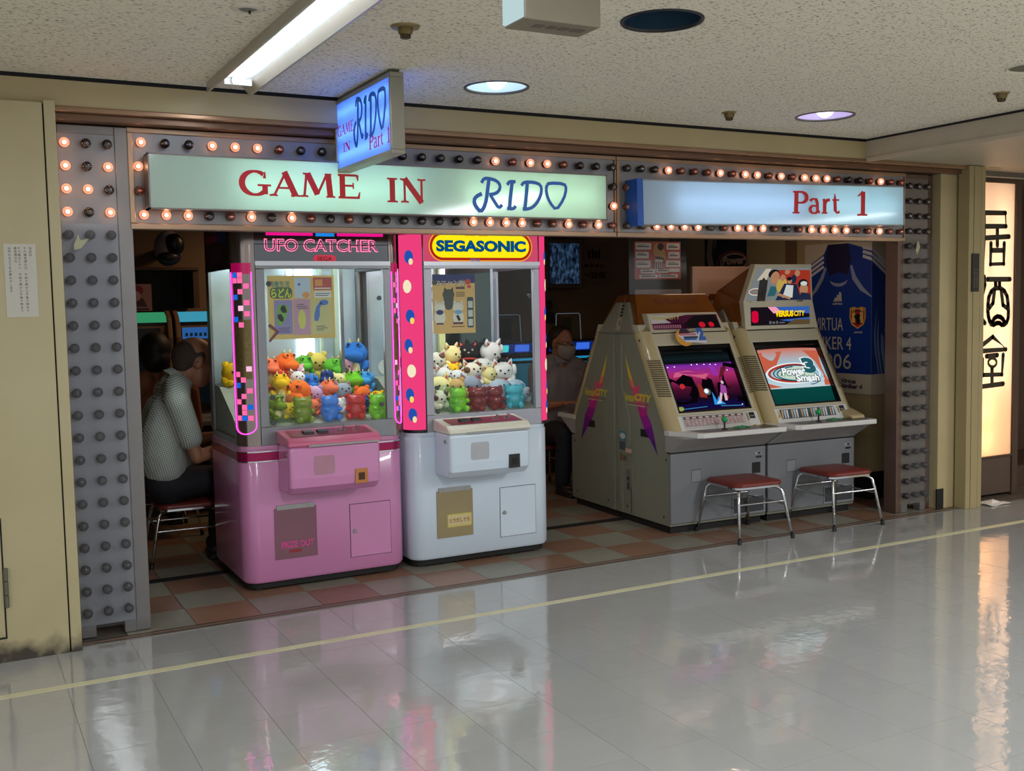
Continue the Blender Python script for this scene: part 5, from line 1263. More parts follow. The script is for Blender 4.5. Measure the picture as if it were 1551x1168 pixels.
def screen_art(style, t, P):
    if style == 'rear': return
    mb = MB()
    def pg(m, pts, k=0): mb.mat(m).add([P(x, y, k) for x, y in pts], [tuple(range(len(pts)))])
    def el(m, x, y, rx, ry, k=0, n=18): pg(m, [(x+rx*math.cos(2*PI*i/n), y+ry*math.sin(2*PI*i/n)) for i in range(n)], k)
    if style == 'fight':
        bk = E('art_black', (16, 10, 18), .5)
        pg(bk, [(0, .12), (.30, .14), (.36, .30), (.33, .56), (.22, .62), (.10, .52), (0, .60)], 1); pg(bk, [(.42, .38), (.46, .52), (.52, .50), (.55, .54), (.60, .50), (.60, .20), (.46, .22)], 1); pg(bk, [(.62, .14), (1, .12), (1, .78), (.86, .80), (.74, .46), (.66, .44)], 1)
        pg(E('art_rust', (170, 60, 50), .6), [(.36, .22), (.46, .20), (.42, .42), (.37, .46)], 2); pg(E('art_ember', (120, 36, 50), .6), [(.70, .50), (.78, .56), (.90, .74), (.80, .72)], 2)
        pg(E('art_cloud', (236, 110, 150), .7), [(.08, .58), (.30, .60), (.50, .52), (.58, .60), (.30, .68), (.12, .66)], 0)
        pg(E('art_violet', (170, 60, 200), .7), [(.40, .72), (.70, .74), (.72, .56), (.60, .60)], 0)
        el(E('art_redlamp', (206, 50, 50), .8), .16, .42, .035, .045, 2); el(E('art_redlamp', (206, 50, 50), .8), .74, .20, .03, .03, 2)
        el(E('art_grey', (110, 110, 120), .7), .475, .30, .05, .06, 3); el(E('art_orb', (226, 244, 255), 1.2), .465, .31, .03, .038, 4)
        pg(E('art_fire', (40, 150, 230), .9), [(.53, .08), (.70, .08), (.64, .14), (.62, .22), (.58, .14), (.54, .30)], 3); pg(E('art_ice', (190, 226, 250), .9), [(.56, .09), (.64, .10), (.62, .16)], 4)
        fg = E('art_figure', (226, 190, 210), .85); fv = E('art_figure_violet', (170, 80, 170), .8)
        pg(fg, [(.60, .12), (.64, .12), (.69, .26), (.66, .28)], 4); pg(fg, [(.70, .14), (.74, .14), (.75, .26), (.71, .28)], 4); pg(fv, [(.66, .26), (.76, .26), (.77, .38), (.70, .42)], 5); el(fg, .735, .445, .022, .03, 5)
        pg(E('art_groundblue', (40, 30, 110), .7), [(.02, .03), (.98, .03), (.98, .09), (.02, .07)], 1); pg(E('art_bar', (60, 150, 200), .8), [(.10, .045), (.42, .055), (.42, .065), (.10, .055)], 2); pg(E('art_bar', (60, 150, 200), .8), [(.62, .05), (.94, .05), (.94, .062), (.62, .062)], 2)
        el(E('art_olive', (160, 170, 90), .8), .06, .06, .04, .035, 3)
        ws = E('art_sparkle', (235, 240, 250), 1.2)
        for x, y in ((.05, .76), (.14, .76), (.38, .775), (.46, .775), (.56, .77), (.65, .765), (.73, .76), (.88, .66), (.95, .07)): el(ws, x, y, .010, .010, 3, 8)
    else:
        cr = E('art_orange', (214, 104, 78), .8); wt = E('art_white', (240, 246, 248), .95); nv = E('art_navy', (24, 50, 66), .7); tl = E('art_teal', (40, 104, 116), .75); rd = E('art_red', (190, 60, 44), .8); sk = E('art_sky', (70, 140, 200), .8); gn = E('art_green', (90, 160, 90), .8)
        pg(cr, [(0, .40), (.12, .34), (.22, .30), (0, .30)], 1); pg(cr, [(0, .95), (0, .55), (.22, .66), (.40, .94)], 1); pg(cr, [(.74, .95), (1, .95), (1, .30), (.90, .30), (.94, .50), (.88, .74)], 1)
        def rg(m, x, y, rx, ry, w, k, a0=0, a1=360, n=36):
            for i in range(n):
                ta, tb = math.radians(a0+(a1-a0)*i/n), math.radians(a0+(a1-a0)*(i+1)/n)
                pg(m, [(x+rx*math.cos(ta), y+ry*math.sin(ta)), (x+rx*math.cos(tb), y+ry*math.sin(tb)), (x+(rx-w)*math.cos(tb), y+(ry-w*1.1)*math.sin(tb)), (x+(rx-w)*math.cos(ta), y+(ry-w*1.1)*math.sin(ta))], k)
        rg(wt, .47, .53, .43, .19, .02, 1); rg(rd, .47, .53, .40, .17, .035, 2, 30, 300); rg(nv, .50, .53, .36, .15, .016, 3, 60, 330); rg(tl, .53, .52, .34, .14, .02, 3, 100, 340)
        el(E('art_glow', (206, 228, 206), .85), .50, .53, .30, .12, 2); pg(gn, [(.24, .50), (.30, .60), (.34, .57), (.30, .48)], 4)
        def tx(s, x0, y0, x1, y1, m, k, bold, sl=.12):
            vs, fs, a, b, c, d = glyphs(s, bold); sx, sy = (x1-x0)/(b-a), (y1-y0)/(d-c)
            mb.mat(m).add([P(x0+(x-a)*sx+sl*(y-c)*sy, y0+(y-c)*sy, k) for x, y in vs], fs)
        for s, a in (('Power', (.27, .49, .64, .63)), ('Smash', (.45, .37, .83, .50))):
            tx(s, a[0]-.012, a[1]-.012, a[2]+.012, a[3]+.012, nv, 5, .10); tx(s, *a, wt, 6, .045)
        tx('3', .62, .50, .86, .82, wt, 3, .10, 0); tx('3', .64, .515, .845, .805, tl, 4, .07, 0)
        rg(nv, .66, .44, .20, .13, .012, 4, 270, 350, 12)
        tx('TM', .90, .40, .93, .42, wt, 5, .02, 0)
    mb.build('screen_picture', t)
vs_cabinet('versus cabinet with amber WINNER top and a night fighting scene on screen', VO, TH, 'fight')
vs_cabinet('versus cabinet with lit player billboard and Power Smash 3 on screen', VO+Vu*.760, TH, 'tennis')
vs_cabinet('rear-facing versus cabinet back to back with the WINNER cabinet', VO+Vu*CU+Vv*1.242, TH+PI, 'rear')
rc = vs_cabinet('rear-facing versus cabinet back to back with the billboard cabinet', VO+Vu*(.760+CU)+Vv*1.242, TH+PI, 'rear')
# pale header panel standing on that rear cabinet
mb = MB().box(.16, .34, 1.305, .70, .37, 1.70); mb.build('header_panel', rc, M('header_rosy', (164, 132, 114), .5), bevel=.004)
mb = MB(); f = F2((.70, .3702, 1.305), (-1, 0, 0))
for k in range(6): mb.rect(f, .30+.012*k, .25-.028*k, .40-.012*k, .26-.028*k, .001)
mb.build('arrow_print', rc, M('arrow_ink', (50, 30, 26), .5, var=0))
# round badge hanging on the bezel of the first cabinet
bd = thing('logo_badge', 'small round cut-out badge with blue 2 hanging over the fighting screen', 'badge', tuple(VO+Vu*.33+Vv*.236+V((0, 0, 1.225))), TH)
fb = F2((0, 0, 0), (1, 0, 0), V((0, .49, .87)))
mb = MB().mat(M('badge_orange', (214, 150, 60), .4)).disc(fb, -.055, -.01, .062, .062, .003).mat(M('badge_dark', (60, 40, 60), .4)).disc(fb, -.040, .01, .045, .050, .0036)
mb.mat(M('badge_white', (206, 206, 214), .4)).poly(fb, [(-.10, .01), (.10, .035), (.112, -.055), (-.05, -.045)], .0042)
mb.mat(M('badge_blue', (60, 100, 176), .4)).text(fb, '2', .055, -.035, .112, .06, .005, bold=.08).stad(fb, -.06, -.03, .04, -.002, .005, r=.006)
mb.mat(M('badge_rose', (196, 120, 130), .4)).stad(fb, -.085, .004, .045, .020, .005, r=.006)
mb.build('print', bd)
MB().box(-.05, -.012, -.02, .05, .0, .0).build('backing', bd, black)

# ------------------------------------------------------------------ stools
def stool(loc, rz, label):
    t = thing('vinyl_stool', label, 'stool', loc, rz, 'red vinyl stools')
    w, d = .165, .155
    mb = MB(); mb.loft([[(x, y, z) for x, y in rrect(-w-i, -d-i, w+i, d+i, .05, .05)] for i, z in ((-.012, .324), (.012, .328), (.015, .340), (.008, .350), (-.03, .357))])
    mb.build('seat', t, redvinyl, smooth=True)
    MB().loft([[(x, y, z) for x, y in rrect(-w-.008, -d-.008, w+.008, d+.008, .05, .05)] for z in (.314, .326)], True).build('seat_rim', t, chrome, smooth=True)
    B = {}
    for s in (-1, 1):
        for e in (-1, 1):
            path = [(e*.195, s*.222, .012), (e*.168, s*.178, .24), (e*.160, s*.165, .292), (e*.146, s*.150, .308), (e*.11, s*.11, .314)]
            lg = MB(); lg.smooth = True; lg.tube(path, .0095, 10); L = lg.build('leg', t, chrome)
            MB().cyl((e*.1965, s*.2245, 0), (e*.194, s*.221, .028), .0125, n=12).build('rubber_foot', L, black)
        MB().cyl((-.170, s*.182, .228), (.170, s*.182, .228), .006, n=8).build('stretcher', t, chrome, smooth=True)
        MB().cyl((s*.173, -.184, .205), (s*.173, .184, .205), .006, n=8).build('stretcher', t, chrome, smooth=True)
    return t
ST = stool((4.288, .182, 0), math.radians(-4), 'red vinyl stool with chrome legs before the fighting game cabinet')
def stool2(loc, rz, label): return dup(ST, loc, (0, 0, rz), label)
stool2((5.028, .158, 0), math.radians(-4), 'red vinyl stool with chrome legs before the Power Smash cabinet')
stool2((1.165, 1.462, 0), math.radians(88), 'stool under the man in the checked shirt')
stool2((4.10, 2.33, 0), math.radians(4), 'stool under the masked man behind the cabinets')
stool2((1.175, 2.28, 0), math.radians(2), 'stool under the person in the brown top')

# ------------------------------------------------------------------ other cabinets inside
def back_cabinet(loc, rz, label, glow, scr):
    t = thing('arcade_cabinet', label, 'arcade cabinet', loc, rz, None)
    bm = M('cabinet_brown', (120, 92, 62), .5, var=.05)
    MB().prism([(0, .0), (0, .60), (.08, .70), (.20, 1.16), (.17, 1.24), (.20, 1.40), (.28, 1.44), (.56, 1.44), (.56, 0)], 'x', .02, .66).build('body', t, M('cabinet_dark', (46, 42, 40), .5))
    for xa, xb in ((0, .035), (.645, .68)):
        MB().prism([(-.02, 0), (-.02, .60), (-.14, .66), (-.12, .72), (.03, .74), (.13, 1.16), (.11, 1.26), (.14, 1.40), (.22, 1.455), (.58, 1.455), (.58, 0)], 'x', xa, xb).build('side_cheek', t, bm, bevel=.008)
    MB().prism([(-.18, .64), (-.18, .675), (.06, .705), (.06, .62)], 'x', .03, .65).build('control_panel', t, vc_grey, bevel=.004)
    MB().prism([(.150, 1.372), (.165, 1.415), (.235, 1.445), (.235, 1.372)], 'x', .036, .644).build('marquee', t, glow)
    MB().box(.036, .150, 1.346, .644, .2, 1.37).build('marquee_lip', t, black)
    f = F2((0, .148, 1.236), (1, 0, 0))
    MB().box(.036, .150, 1.225, .644, .2, 1.346).build('title_strip', t, bm)
    mb = MB().mat(E('title_teal', (90, 190, 180), .55) if 'green' in label else E('title_blue', (60, 120, 200), .5)).rect(f, .05, .012, .36, .095, .003).mat(black).rect(f, .42, .012, .60, .095, .003)
    mb.mat(E('title_ink', (30, 60, 70), .3))
    for k in range(8): mb.rect(f, .07+.033*k, .03, .09+.033*k, .055, .004)
    mb.build('title_card', t)
    f = F2((0, .083, .73), (1, 0, 0), V((0, .115, .44)))
    MB().box(.036, .13, 1.19, .644, .2, 1.225).build('screen_hood', t, bm)
    mb = MB().mat(M('crt_black', (8, 10, 12), .2, var=0)).rect(f, .04, .0, .64, .44, .004).mat(scr).rect(f, .12, .05, .56, .38, .006); mb.build('screen', t)
    for x in (.2, .44):
        q = MB().cyl((x, -.08, .68), (x, -.08, .73), .005, n=6); q.ell((x, -.08, .74), .017, n=10, m=7); q.build('joystick', t, M('ball_red', (150, 30, 30), .3), smooth=True)
    return t
gm = E('marquee_green', (60, 160, 110), .7); bl_ = E('marquee_teal', (70, 170, 200), .7)
sd = E('crt_dim', (16, 24, 26), .4); sb = E('crt_blue', (30, 130, 170), .9); sg = E('crt_bluegreen', (24, 90, 110), .6)
back_cabinet((.735, 2.86, 0), 0, 'brown cabinet with green lit header above the dark-haired player', gm, sd)
back_cabinet((1.435, 2.86, 0), 0, 'brown cabinet with bluish lit header half hidden by the pink claw machine', bl_, sd)
# the cabinet the seated man plays, mostly behind the claw machine
back_cabinet((1.66, 1.84, 0), -PI/2, 'dark cabinet the man in checked shirt plays, behind the pink claw machine', E('marquee_off', (20, 24, 26), .3), sd)
def low_cabinet(x, label, c1, c2):
    t = thing('arcade_cabinet', label, 'arcade cabinet', (x, 2.92, 0), 0, None)
    MB().prism([(0, 0), (0, .62), (.10, .70), (.17, 1.02), (.15, 1.13), (.5, 1.13), (.5, 0)], 'x', 0, .60).build('body', t, M('cabinet_dark', (46, 42, 40), .5))
    MB().prism([(-.15, .60), (-.15, .64), (.06, .67), (.06, .58)], 'x', .01, .59).build('control_panel', t, vc_grey)
    f = F2((0, .166, 1.03), (1, 0, 0), V((0, -.02, .1)))
    mb = MB().mat(E('strip_navy', (16, 40, 110), .8)).rect(f, .01, .01, .59, .09, .002).mat(c1).stad(f, .05, .02, .22, .08, .003, r=.01).mat(c2).stad(f, .28, .02, .42, .08, .003, r=.01).stad(f, .46, .02, .55, .08, .003, r=.01); mb.build('lit_header', t)
    f = F2((0, .105, .71), (1, 0, 0), V((0, .066, .31)))
    mb = MB().mat(M('crt_black', (8, 10, 12), .2, var=0)).rect(f, .02, .0, .58, .31, .004).mat(sg).rect(f, .08, .03, .52, .24, .006).mat(sb).rect(f, .06, .265, .54, .285, .006); mb.build('screen', t)
    a = t
    mb = MB(); mb.box(.14, .26, 1.13, .40, .264, 1.365); mb.build('acrylic_stand', t, acryl)
    mb = MB().tube([(.14, .258, 1.13), (.145, .258, 1.355), (.155, .258, 1.365), (.375, .258, 1.365), (.39, .258, 1.355), (.40, .258, 1.13)], .0035, 6); mb.build('stand_edge', t, M('acrylic_edge', (150, 166, 178), .2, em=(130, 150, 170), es=.25, var=0))
    MB().box(.22, .266, 1.14, .31, .268, 1.33).build('stand_card', t, M('card_brown', (60, 48, 44), .5))
    return t
low_cabinet(3.97, 'low cabinet with lit navy header behind the white claw machine', E('glow_cyan', (70, 220, 220), .9), E('glow_blue', (60, 110, 230), .9))
low_cabinet(4.58, 'low cabinet with lit navy header and acrylic stand behind the masked man', E('glow_green', (60, 200, 170), .9), E('glow_blue', (60, 110, 230), .9))
low_cabinet(5.188, 'low cabinet with lit navy header in the far corner beside the back wall', E('glow_cyan', (70, 220, 220), .9), E('glow_blue', (60, 110, 230), .9))

# ------------------------------------------------------------------ wall things inside
spk = thing('wall_speaker', 'round white and black speaker pod on the brown back wall', 'speaker', (1.415, 3.0, 1.79))
mb = MB(); mb.smooth = True; mb.ell((0, .02, .11), (.10, .09, .13), rotm(.25, 0, 0), n=20, m=12); mb.build('shell', spk, M('speaker_white', (150, 140, 150), .3))
mb = MB(); mb.smooth = True; mb.ell((.03, -.055, .13), (.068, .045, .085), rotm(.25, 0, -.2), n=20, m=10); mb.build('cone', spk, M('speaker_black', (16, 14, 16), .35, var=0))
mb = MB(); mb.smooth = True; mb.ell((0, .0, .05), (.085, .075, .06), n=18, m=9); mb.box(-.03, .05, .06, .03, .45, .12); mb.build('bracket', spk, M('speaker_base', (40, 36, 48), .35))

sh = thing('dark_shelf_board', 'dark wooden board shelf above the green lit cabinet', 'shelf', (1.32, 3.42, 1.3))
MB().box(-.72, -.42, .445, .30, .03, .465).build('shelf_plank', sh, brownwood); MB().box(-.70, .0, .17, .28, .03, .445).build('back_board', sh, M('board_dark', (60, 44, 38), .5)); MB().box(.26, -.40, .17, .30, .03, .445).build('upright', sh, brownwood)
t, f = sheet('illustration_poster', 'pinkish illustration poster standing above the green lit cabinet', (1.06, 2.98, 1.456), .22, .19, M('paper_rose', (150, 112, 116), .5))
mb = MB().mat(M('print_wine', (130, 36, 60), .5)).disc(f, .12, .145, .045, .035, .0006).mat(M('print_blush', (186, 150, 146), .5)).disc(f, .115, .105, .03, .035, .001).mat(M('print_dusk', (70, 44, 54), .5)).poly(f, [(.03, .03), (.19, .03), (.16, .09), (.07, .08)], .0008).rect(f, .02, .005, .2, .02, .0008); mb.build('print', t)
pf = thing('framed_picture', 'framed blue forest picture on the dark brown back wall', 'picture', (4.90, 3.40, 1.585))
mb = MB(); w, h = .40, .45
mb.box(-.20, -.10, 0, -.155, .05, h).box(.155, -.10, 0, .20, .05, h).box(-.155, -.10, 0, .155, .05, .045).box(-.155, -.10, h-.045, .155, .05, h)
mb.build('frame', pf, M('frame_brown', (86, 72, 60), .4, .1, var=.1), bevel=.01)
def forest():
    m = bpy.data.materials.new('forest_print'); m.use_nodes = True; nt = m.node_tree; p = nt.nodes['Principled BSDF']; L = nt.links.new
    tc = nt.nodes.new('ShaderNodeTexCoord'); mp = nt.nodes.new('ShaderNodeMapping'); mp.inputs['Scale'].default_value = (20, 1, 11); L(tc.outputs['Object'], mp.inputs[0])
    n = nt.nodes.new('ShaderNodeTexNoise'); n.inputs['Scale'].default_value = 1.6; n.inputs['Detail'].default_value = 6; L(mp.outputs[0], n.inputs['Vector'])
    r = nt.nodes.new('ShaderNodeValToRGB'); el = r.color_ramp.elements; el[0].position = .36; el[0].color = rgb((10, 18, 40)); el[1].position = .68; el[1].color = rgb((110, 150, 200))
    q = el.new(.5); q.color = rgb((44, 74, 110)); L(n.outputs['Fac'], r.inputs[0]); L(r.outputs[0], p.inputs['Base Color']); L(r.outputs[0], p.inputs['Emission Color']); p.inputs['Emission Strength'].default_value = .22  # print given a faint glow of its own, though the picture is no lamp
    p.inputs['Roughness'].default_value = .2; return m
MB().box(-.155, -.085, .045, .155, -.08, h-.045).build('print', pf, forest())
t, f = sheet('hours_notice', 'brown opening hours notice ending 23:00 on the back wall', (5.08, 3.44, 1.62), .42, .40, M('paper_brown', (112, 84, 58), .6))
mb = MB().mat(M('notice_ink', (60, 40, 30), .6, var=0)).text(f, '～23:00', .10, .06, .34, .12, .0006, bold=.03)
for x, h in ((.15, .08), (.19, .09), (.225, .07), (.26, .085)): mb.rect(f, x, .24, x+.022, .24+h, .0006)
for x in (.11, .17, .23, .28): mb.rect(f, x, .165, x+.035, .185, .0006); mb.build('lettering', t)
t, f = sheet('small_wall_card', 'small grey portrait card below the framed forest picture', (4.72, 3.43, 1.28), .16, .24, M('card_greybrown', (96, 84, 80), .6))
mb = MB().mat(M('print_shadow', (40, 32, 34), .6)).disc(f, .08, .16, .04, .05, .0006).poly(f, [(.02, 0), (.14, 0), (.13, .10), (.04, .11)], .0008); mb.build('print', t)
# event poster in a plastic sleeve above the first cabinet
t, f = sheet('event_poster', 'red and white event poster in a clear sleeve above the WINNER cabinet', (4.20, 1.21, 1.61), .385, .26, M('paper_red', (196, 84, 62), .5, var=.05), TH)
random.seed(11)
mb = MB().mat(M('ev_pale', (236, 222, 208), .5))
for x, y, w, h in ((.012, .205, .125, .045), (.012, .145, .105, .045), (.012, .08, .12, .05), (.265, .205, .11, .045), (.28, .145, .095, .045), (.26, .085, .12, .045), (.05, .04, .12, .03), (.18, .045, .10, .025), (.285, .05, .09, .024), (.04, .008, .15, .024), (.20, .01, .16, .024)): mb.stad(f, x, y, x+w, y+h, .0006, r=.006)
mb.mat(M('ev_gold', (200, 150, 80), .5)).disc(f, .19, .20, .035, .05, .0006).disc(f, .225, .165, .03, .05, .0007).mat(M('ev_dark', (50, 28, 26), .5)).disc(f, .215, .225, .026, .026, .001).poly(f, [(.16, .11), (.25, .11), (.24, .15), (.18, .16)], .0008)
mb.mat(M('ev_cream', (226, 206, 180), .5)).poly(f, [(.15, .06), (.245, .06), (.235, .135), (.17, .14)], .001).mat(M('ev_wine', (130, 40, 40), .5))
for k in range(5): mb.rect(f, .155+.018*k, .07, .166+.018*k, .12, .0014)
mb.mat(M('ev_ink', (90, 60, 56), .5))
for x, y, w in [(.02, .222, .10), (.02, .165, .08), (.02, .10, .09), (.28, .22, .08), (.29, .16, .07), (.275, .10, .09), (.06, .05, .09), (.19, .055, .08), (.05, .016, .12), (.21, .018, .13)]:
    mb.rect(f, x, y, x+w, y+.008, .0012); mb.rect(f, x+.005, y+.013, x+w*.7, y+.017, .0012)
mb.build('print', t)
mb = MB(); mb.rect(F2((-.05, -.006, -.115)), 0, 0, .48, .40); mb.build('plastic_sleeve', t, GL('sleeve_grey', (226, 232, 236), .06, .14, haze=.05, hazec=(120, 130, 140)))
MB().box(.0, -.004, -.115, .385, .002, -.072).build('bottom_bar', t, M('bar_rose', (170, 140, 128), .5)); MB().box(-.05, .002, .30, .43, .006, .585).build('hanging_strip', t, GL('strip_film', (226, 232, 236), .05, .14))
# posters on the cream side wall (plane x = 5.792), frame x runs towards the front
def side_sheet(name, label, y, z, w, h, m):
    t = thing(name, label, 'poster', (5.790, y, z))
    MB().box(-.003, -w, 0, 0, 0, h).build('paper', t, m); return t, F2((-.0032, 0, 0), (0, -1, 0))
t, f = side_sheet('game_poster', 'dark game poster with red oval Power logo on the cream side wall', 2.44, 1.72, .54, .42, M('poster_black', (34, 32, 34), .4, var=.05))
mb = MB().mat(M('pw_cream', (150, 130, 104), .4)).rib(f, [(.10, .42), (.08, .25), (.06, .12), (.10, .0)], .07, .0006).mat(M('pw_grey', (100, 92, 84), .4)).rib(f, [(.20, .42), (.16, .30), (.13, .18)], .04, .001)
mb.mat(M('pw_red', (140, 60, 50), .4)).ring(f, .36, .05, .20, .095, .02, .001).mat(M('pw_pale', (190, 160, 140), .4)).ring(f, .38, .05, .17, .075, .012, .0014).text(f, 'Power', .24, .03, .52, .10, .002, slant=.2, bold=.04); mb.build('print', t)
t, f = side_sheet('dark_side_poster', 'dark navy poster at the far end of the cream side wall', 2.95, 1.80, .25, .30, M('poster_navy', (26, 24, 34), .4))
mb = MB().mat(M('pw_grey', (100, 92, 84), .4)).rect(f, .02, .02, .23, .05, .0006); mb.build('print', t)
# football shirt poster wrapped round the column corner
jp = thing('football_shirt_poster', 'blue football shirt poster reading VIRTUA STRIKER 4 2006 wrapped round the column', 'poster', (5.786, .567, .76))
paper_j = M('poster_backing', (196, 182, 160), .45, var=.03); shirt = M('shirt_blue', (20, 52, 132), .35, var=.05, ns=3)
MB().prism([(.0, .66), (-.004, .66), (-.004, -.004), (.228, -.004), (.228, .0), (.0, .0)], 'z', .0, 1.10).build('paper', jp, paper_j)
fl = F2((-.0045, .66, 0), (0, -1, 0))      # left face: x = .66 - y
fr = F2((-.004, -.0045, 0), (1, 0, 0))     # front face
mb = MB().mat(shirt)
mb.poly(fl, [(.06, .14), (.664, .145), (.664, 1.03), (.44, 1.09), (.24, 1.09), (.20, 1.02), (.06, .95)], .0005).poly(fr, [(0, .145), (.212, .15), (.212, .84), (0, 1.03)], .0005)
mb.mat(M('shirt_navy', (26, 24, 60), .4)).poly(fl, [(.24, 1.09), (.44, 1.09), (.47, .98), (.42, .80), (.28, .80), (.22, .96)], .001).mat(shirt).disc(fl, .35, .83, .10, .05, .0013)
mb.mat(M('shirt_white', (206, 200, 206), .4))
for k in (0, .035, .07):
    mb.rib(fr, [(.0, 1.035-k), (.212, .885-k)], .022, .001); mb.rib(fl, [(.58, 1.055-k*.9), (.664, 1.035-k)], .022, .001); mb.rib(fl, [(.0, .90-k), (.20, 1.00-k)], .02, .0014)
mb.mat(M('shirt_silver', (140, 146, 170), .4)).rib(fl, [(.47, .93), (.50, .84), (.57, .76), (.664, .70)], [.02, .04, .035, .01], .0014).rib(fl, [(.22, .92), (.18, .84), (.12, .76), (.03, .68)], [.02, .035, .03, .006], .0014)
mb.rib(fl, arc(.35, .84, .09, .05, 200, 340, 10), [.004, .012, .018, .022, .024, .024, .024, .022, .018, .012, .004], .0018)
# slim three-bar sports emblem
mb.mat(M('emblem_cream', (196, 184, 170), .4))
for k, h_ in enumerate((.025, .045, .065)): mb.poly(fl, [(.296+.030*k, .67), (.322+.030*k, .67), (.340+.018*k, .668+h_), (.318+.018*k, .676+h_)], .0016)
mb.text(fl, 'adidas', .292, .645, .388, .664, .0016, bold=.02)
# crest
mb.mat(M('crest_gold', (206, 150, 60), .4)).poly(fl, [(.46, .62), (.50, .63), (.535, .62), (.57, .63), (.61, .62), (.612, .55), (.592, .50), (.535, .47), (.478, .50), (.458, .55)], .0016)
mb.mat(M('crest_red', (170, 40, 40), .4)).poly(fl, [(.47, .61), (.535, .612), (.60, .61), (.60, .55), (.584, .508), (.535, .482), (.486, .508), (.47, .55)], .002)
mb.mat(M('crest_sand', (214, 176, 96), .4)).rect(fl, .482, .515, .512, .61, .0024).rect(fl, .558, .515, .588, .61, .0024)
mb.mat(black).poly(fl, [(.50, .56), (.525, .575), (.548, .58), (.565, .565), (.55, .55), (.565, .53), (.555, .50), (.535, .51), (.52, .495), (.525, .53)], .0028).text(fl, 'JFA', .482, .585, .588, .605, .0028, bold=.03)
mb.mat(M('emblem_cream', (196, 184, 170), .4)).text(fl, 'JAPAN', .50, .435, .58, .452, .0016, bold=.03)
mb.text(fl, 'VIRTUA', .105, .455, .395, .550, .0016, bold=.0).text(fl, 'STRIKER 4', .02, .315, .475, .410, .0016, bold=.0).text(fl, '2006', .12, .175, .475, .285, .0016, bold=.0)
mb.mat(M('shirt_wave', (120, 140, 180), .4))
for k, w in ((0, .012), (.03, .014), (.075, .024), (.11, .01), (.135, .012)):
    mb.rib(fr, [(.05+k*.6, .60-k*2.2), (.03+k, .44-k*.4), (.04+k*.9, .32), (.075+k*.9, .15)], [.004, w, w*1.3, w], .0014)
mb.mat(M('strip_ink', (70, 56, 84), .4)).text(fl, 'Virtua', .37, .072, .52, .104, .0008, slant=.2, bold=.05).text(fl, 'Striker 4', .38, .034, .58, .068, .0008, slant=.2, bold=.05)
mb.build('print', jp)

# ------------------------------------------------------------------ people
def remesh(mb, name, parent, mat, vox=.011, it=6, smooth=.5):
    tmp = mb.build('tmp_body', None, mat)
    r = tmp.modifiers.new('r', 'REMESH'); r.mode = 'VOXEL'; r.voxel_size = vox; r.use_smooth_shade = True
    s = tmp.modifiers.new('s', 'SMOOTH'); s.factor = smooth; s.iterations = it
    dg = bpy.context.evaluated_depsgraph_get(); me = bpy.data.meshes.new_from_object(tmp.evaluated_get(dg)); me.name = name
    if not me.materials: me.materials.append(mat)
    me.polygons.foreach_set('use_smooth', [True]*len(me.polygons))
    bpy.data.objects.remove(tmp)
    o = bpy.data.objects.new(name, me); COL.objects.link(o); o.parent = parent; return o
def chain(mb, pts):
    """tapered limb through (x, y, z, r)"""
    for x, y, z, r in pts: mb.ell((x, y, z), r, n=12, m=8)
    for a, b in zip(pts, pts[1:]): mb.cyl(a[:3], b[:3], a[3], b[3], n=12)
def lerp(a, b, t): return tuple(a[i]+(b[i]-a[i])*t for i in range(len(a)))
def hand(mb, w, d, up, side, s=1.0, curl=.5):
    """palm from the wrist w along d, four unequal bent fingers and a thumb"""
    w = V(w); d = V(d).normalized(); up = V(up); up = (up-d*up.dot(d)).normalized(); sd = d.cross(up)*side
    p1 = w+d*.085*s
    for k in (-1.2, -.4, .4, 1.2): mb.cyl(w+sd*k*.012*s, p1+sd*k*.019*s, .016*s, .013*s, n=8); mb.ell(p1+sd*k*.019*s, .0135*s, n=8, m=6)
    for k, L in zip((-1.2, -.4, .4, 1.2), (.060, .078, .084, .074)):
        a = p1+sd*k*.020*s; b = a+(d*.92-up*curl*.5)*L*.55*s; c = b+(d*.6-up*curl*1.2).normalized()*L*.45*s
        mb.cyl(a, b, .0105*s, .0095*s, n=8); mb.ell(b, .0098*s, n=8, m=6); mb.cyl(b, c, .0095*s, .008*s, n=8); mb.ell(c, .0082*s, n=8, m=6)
    a = w+d*.025*s+sd*.026*s; b = a+(d*.6+sd*.75-up*.2).normalized()*.042*s; c = b+(d*.95+sd*.1-up*.4).normalized()*.032*s
    mb.ell(a, .015*s, n=8, m=6); mb.cyl(a, b, .014*s, .0115*s, n=8); mb.ell(b, .0115*s, n=8, m=6); mb.cyl(b, c, .0112*s, .009*s, n=8); mb.ell(c, .0092*s, n=8, m=6)
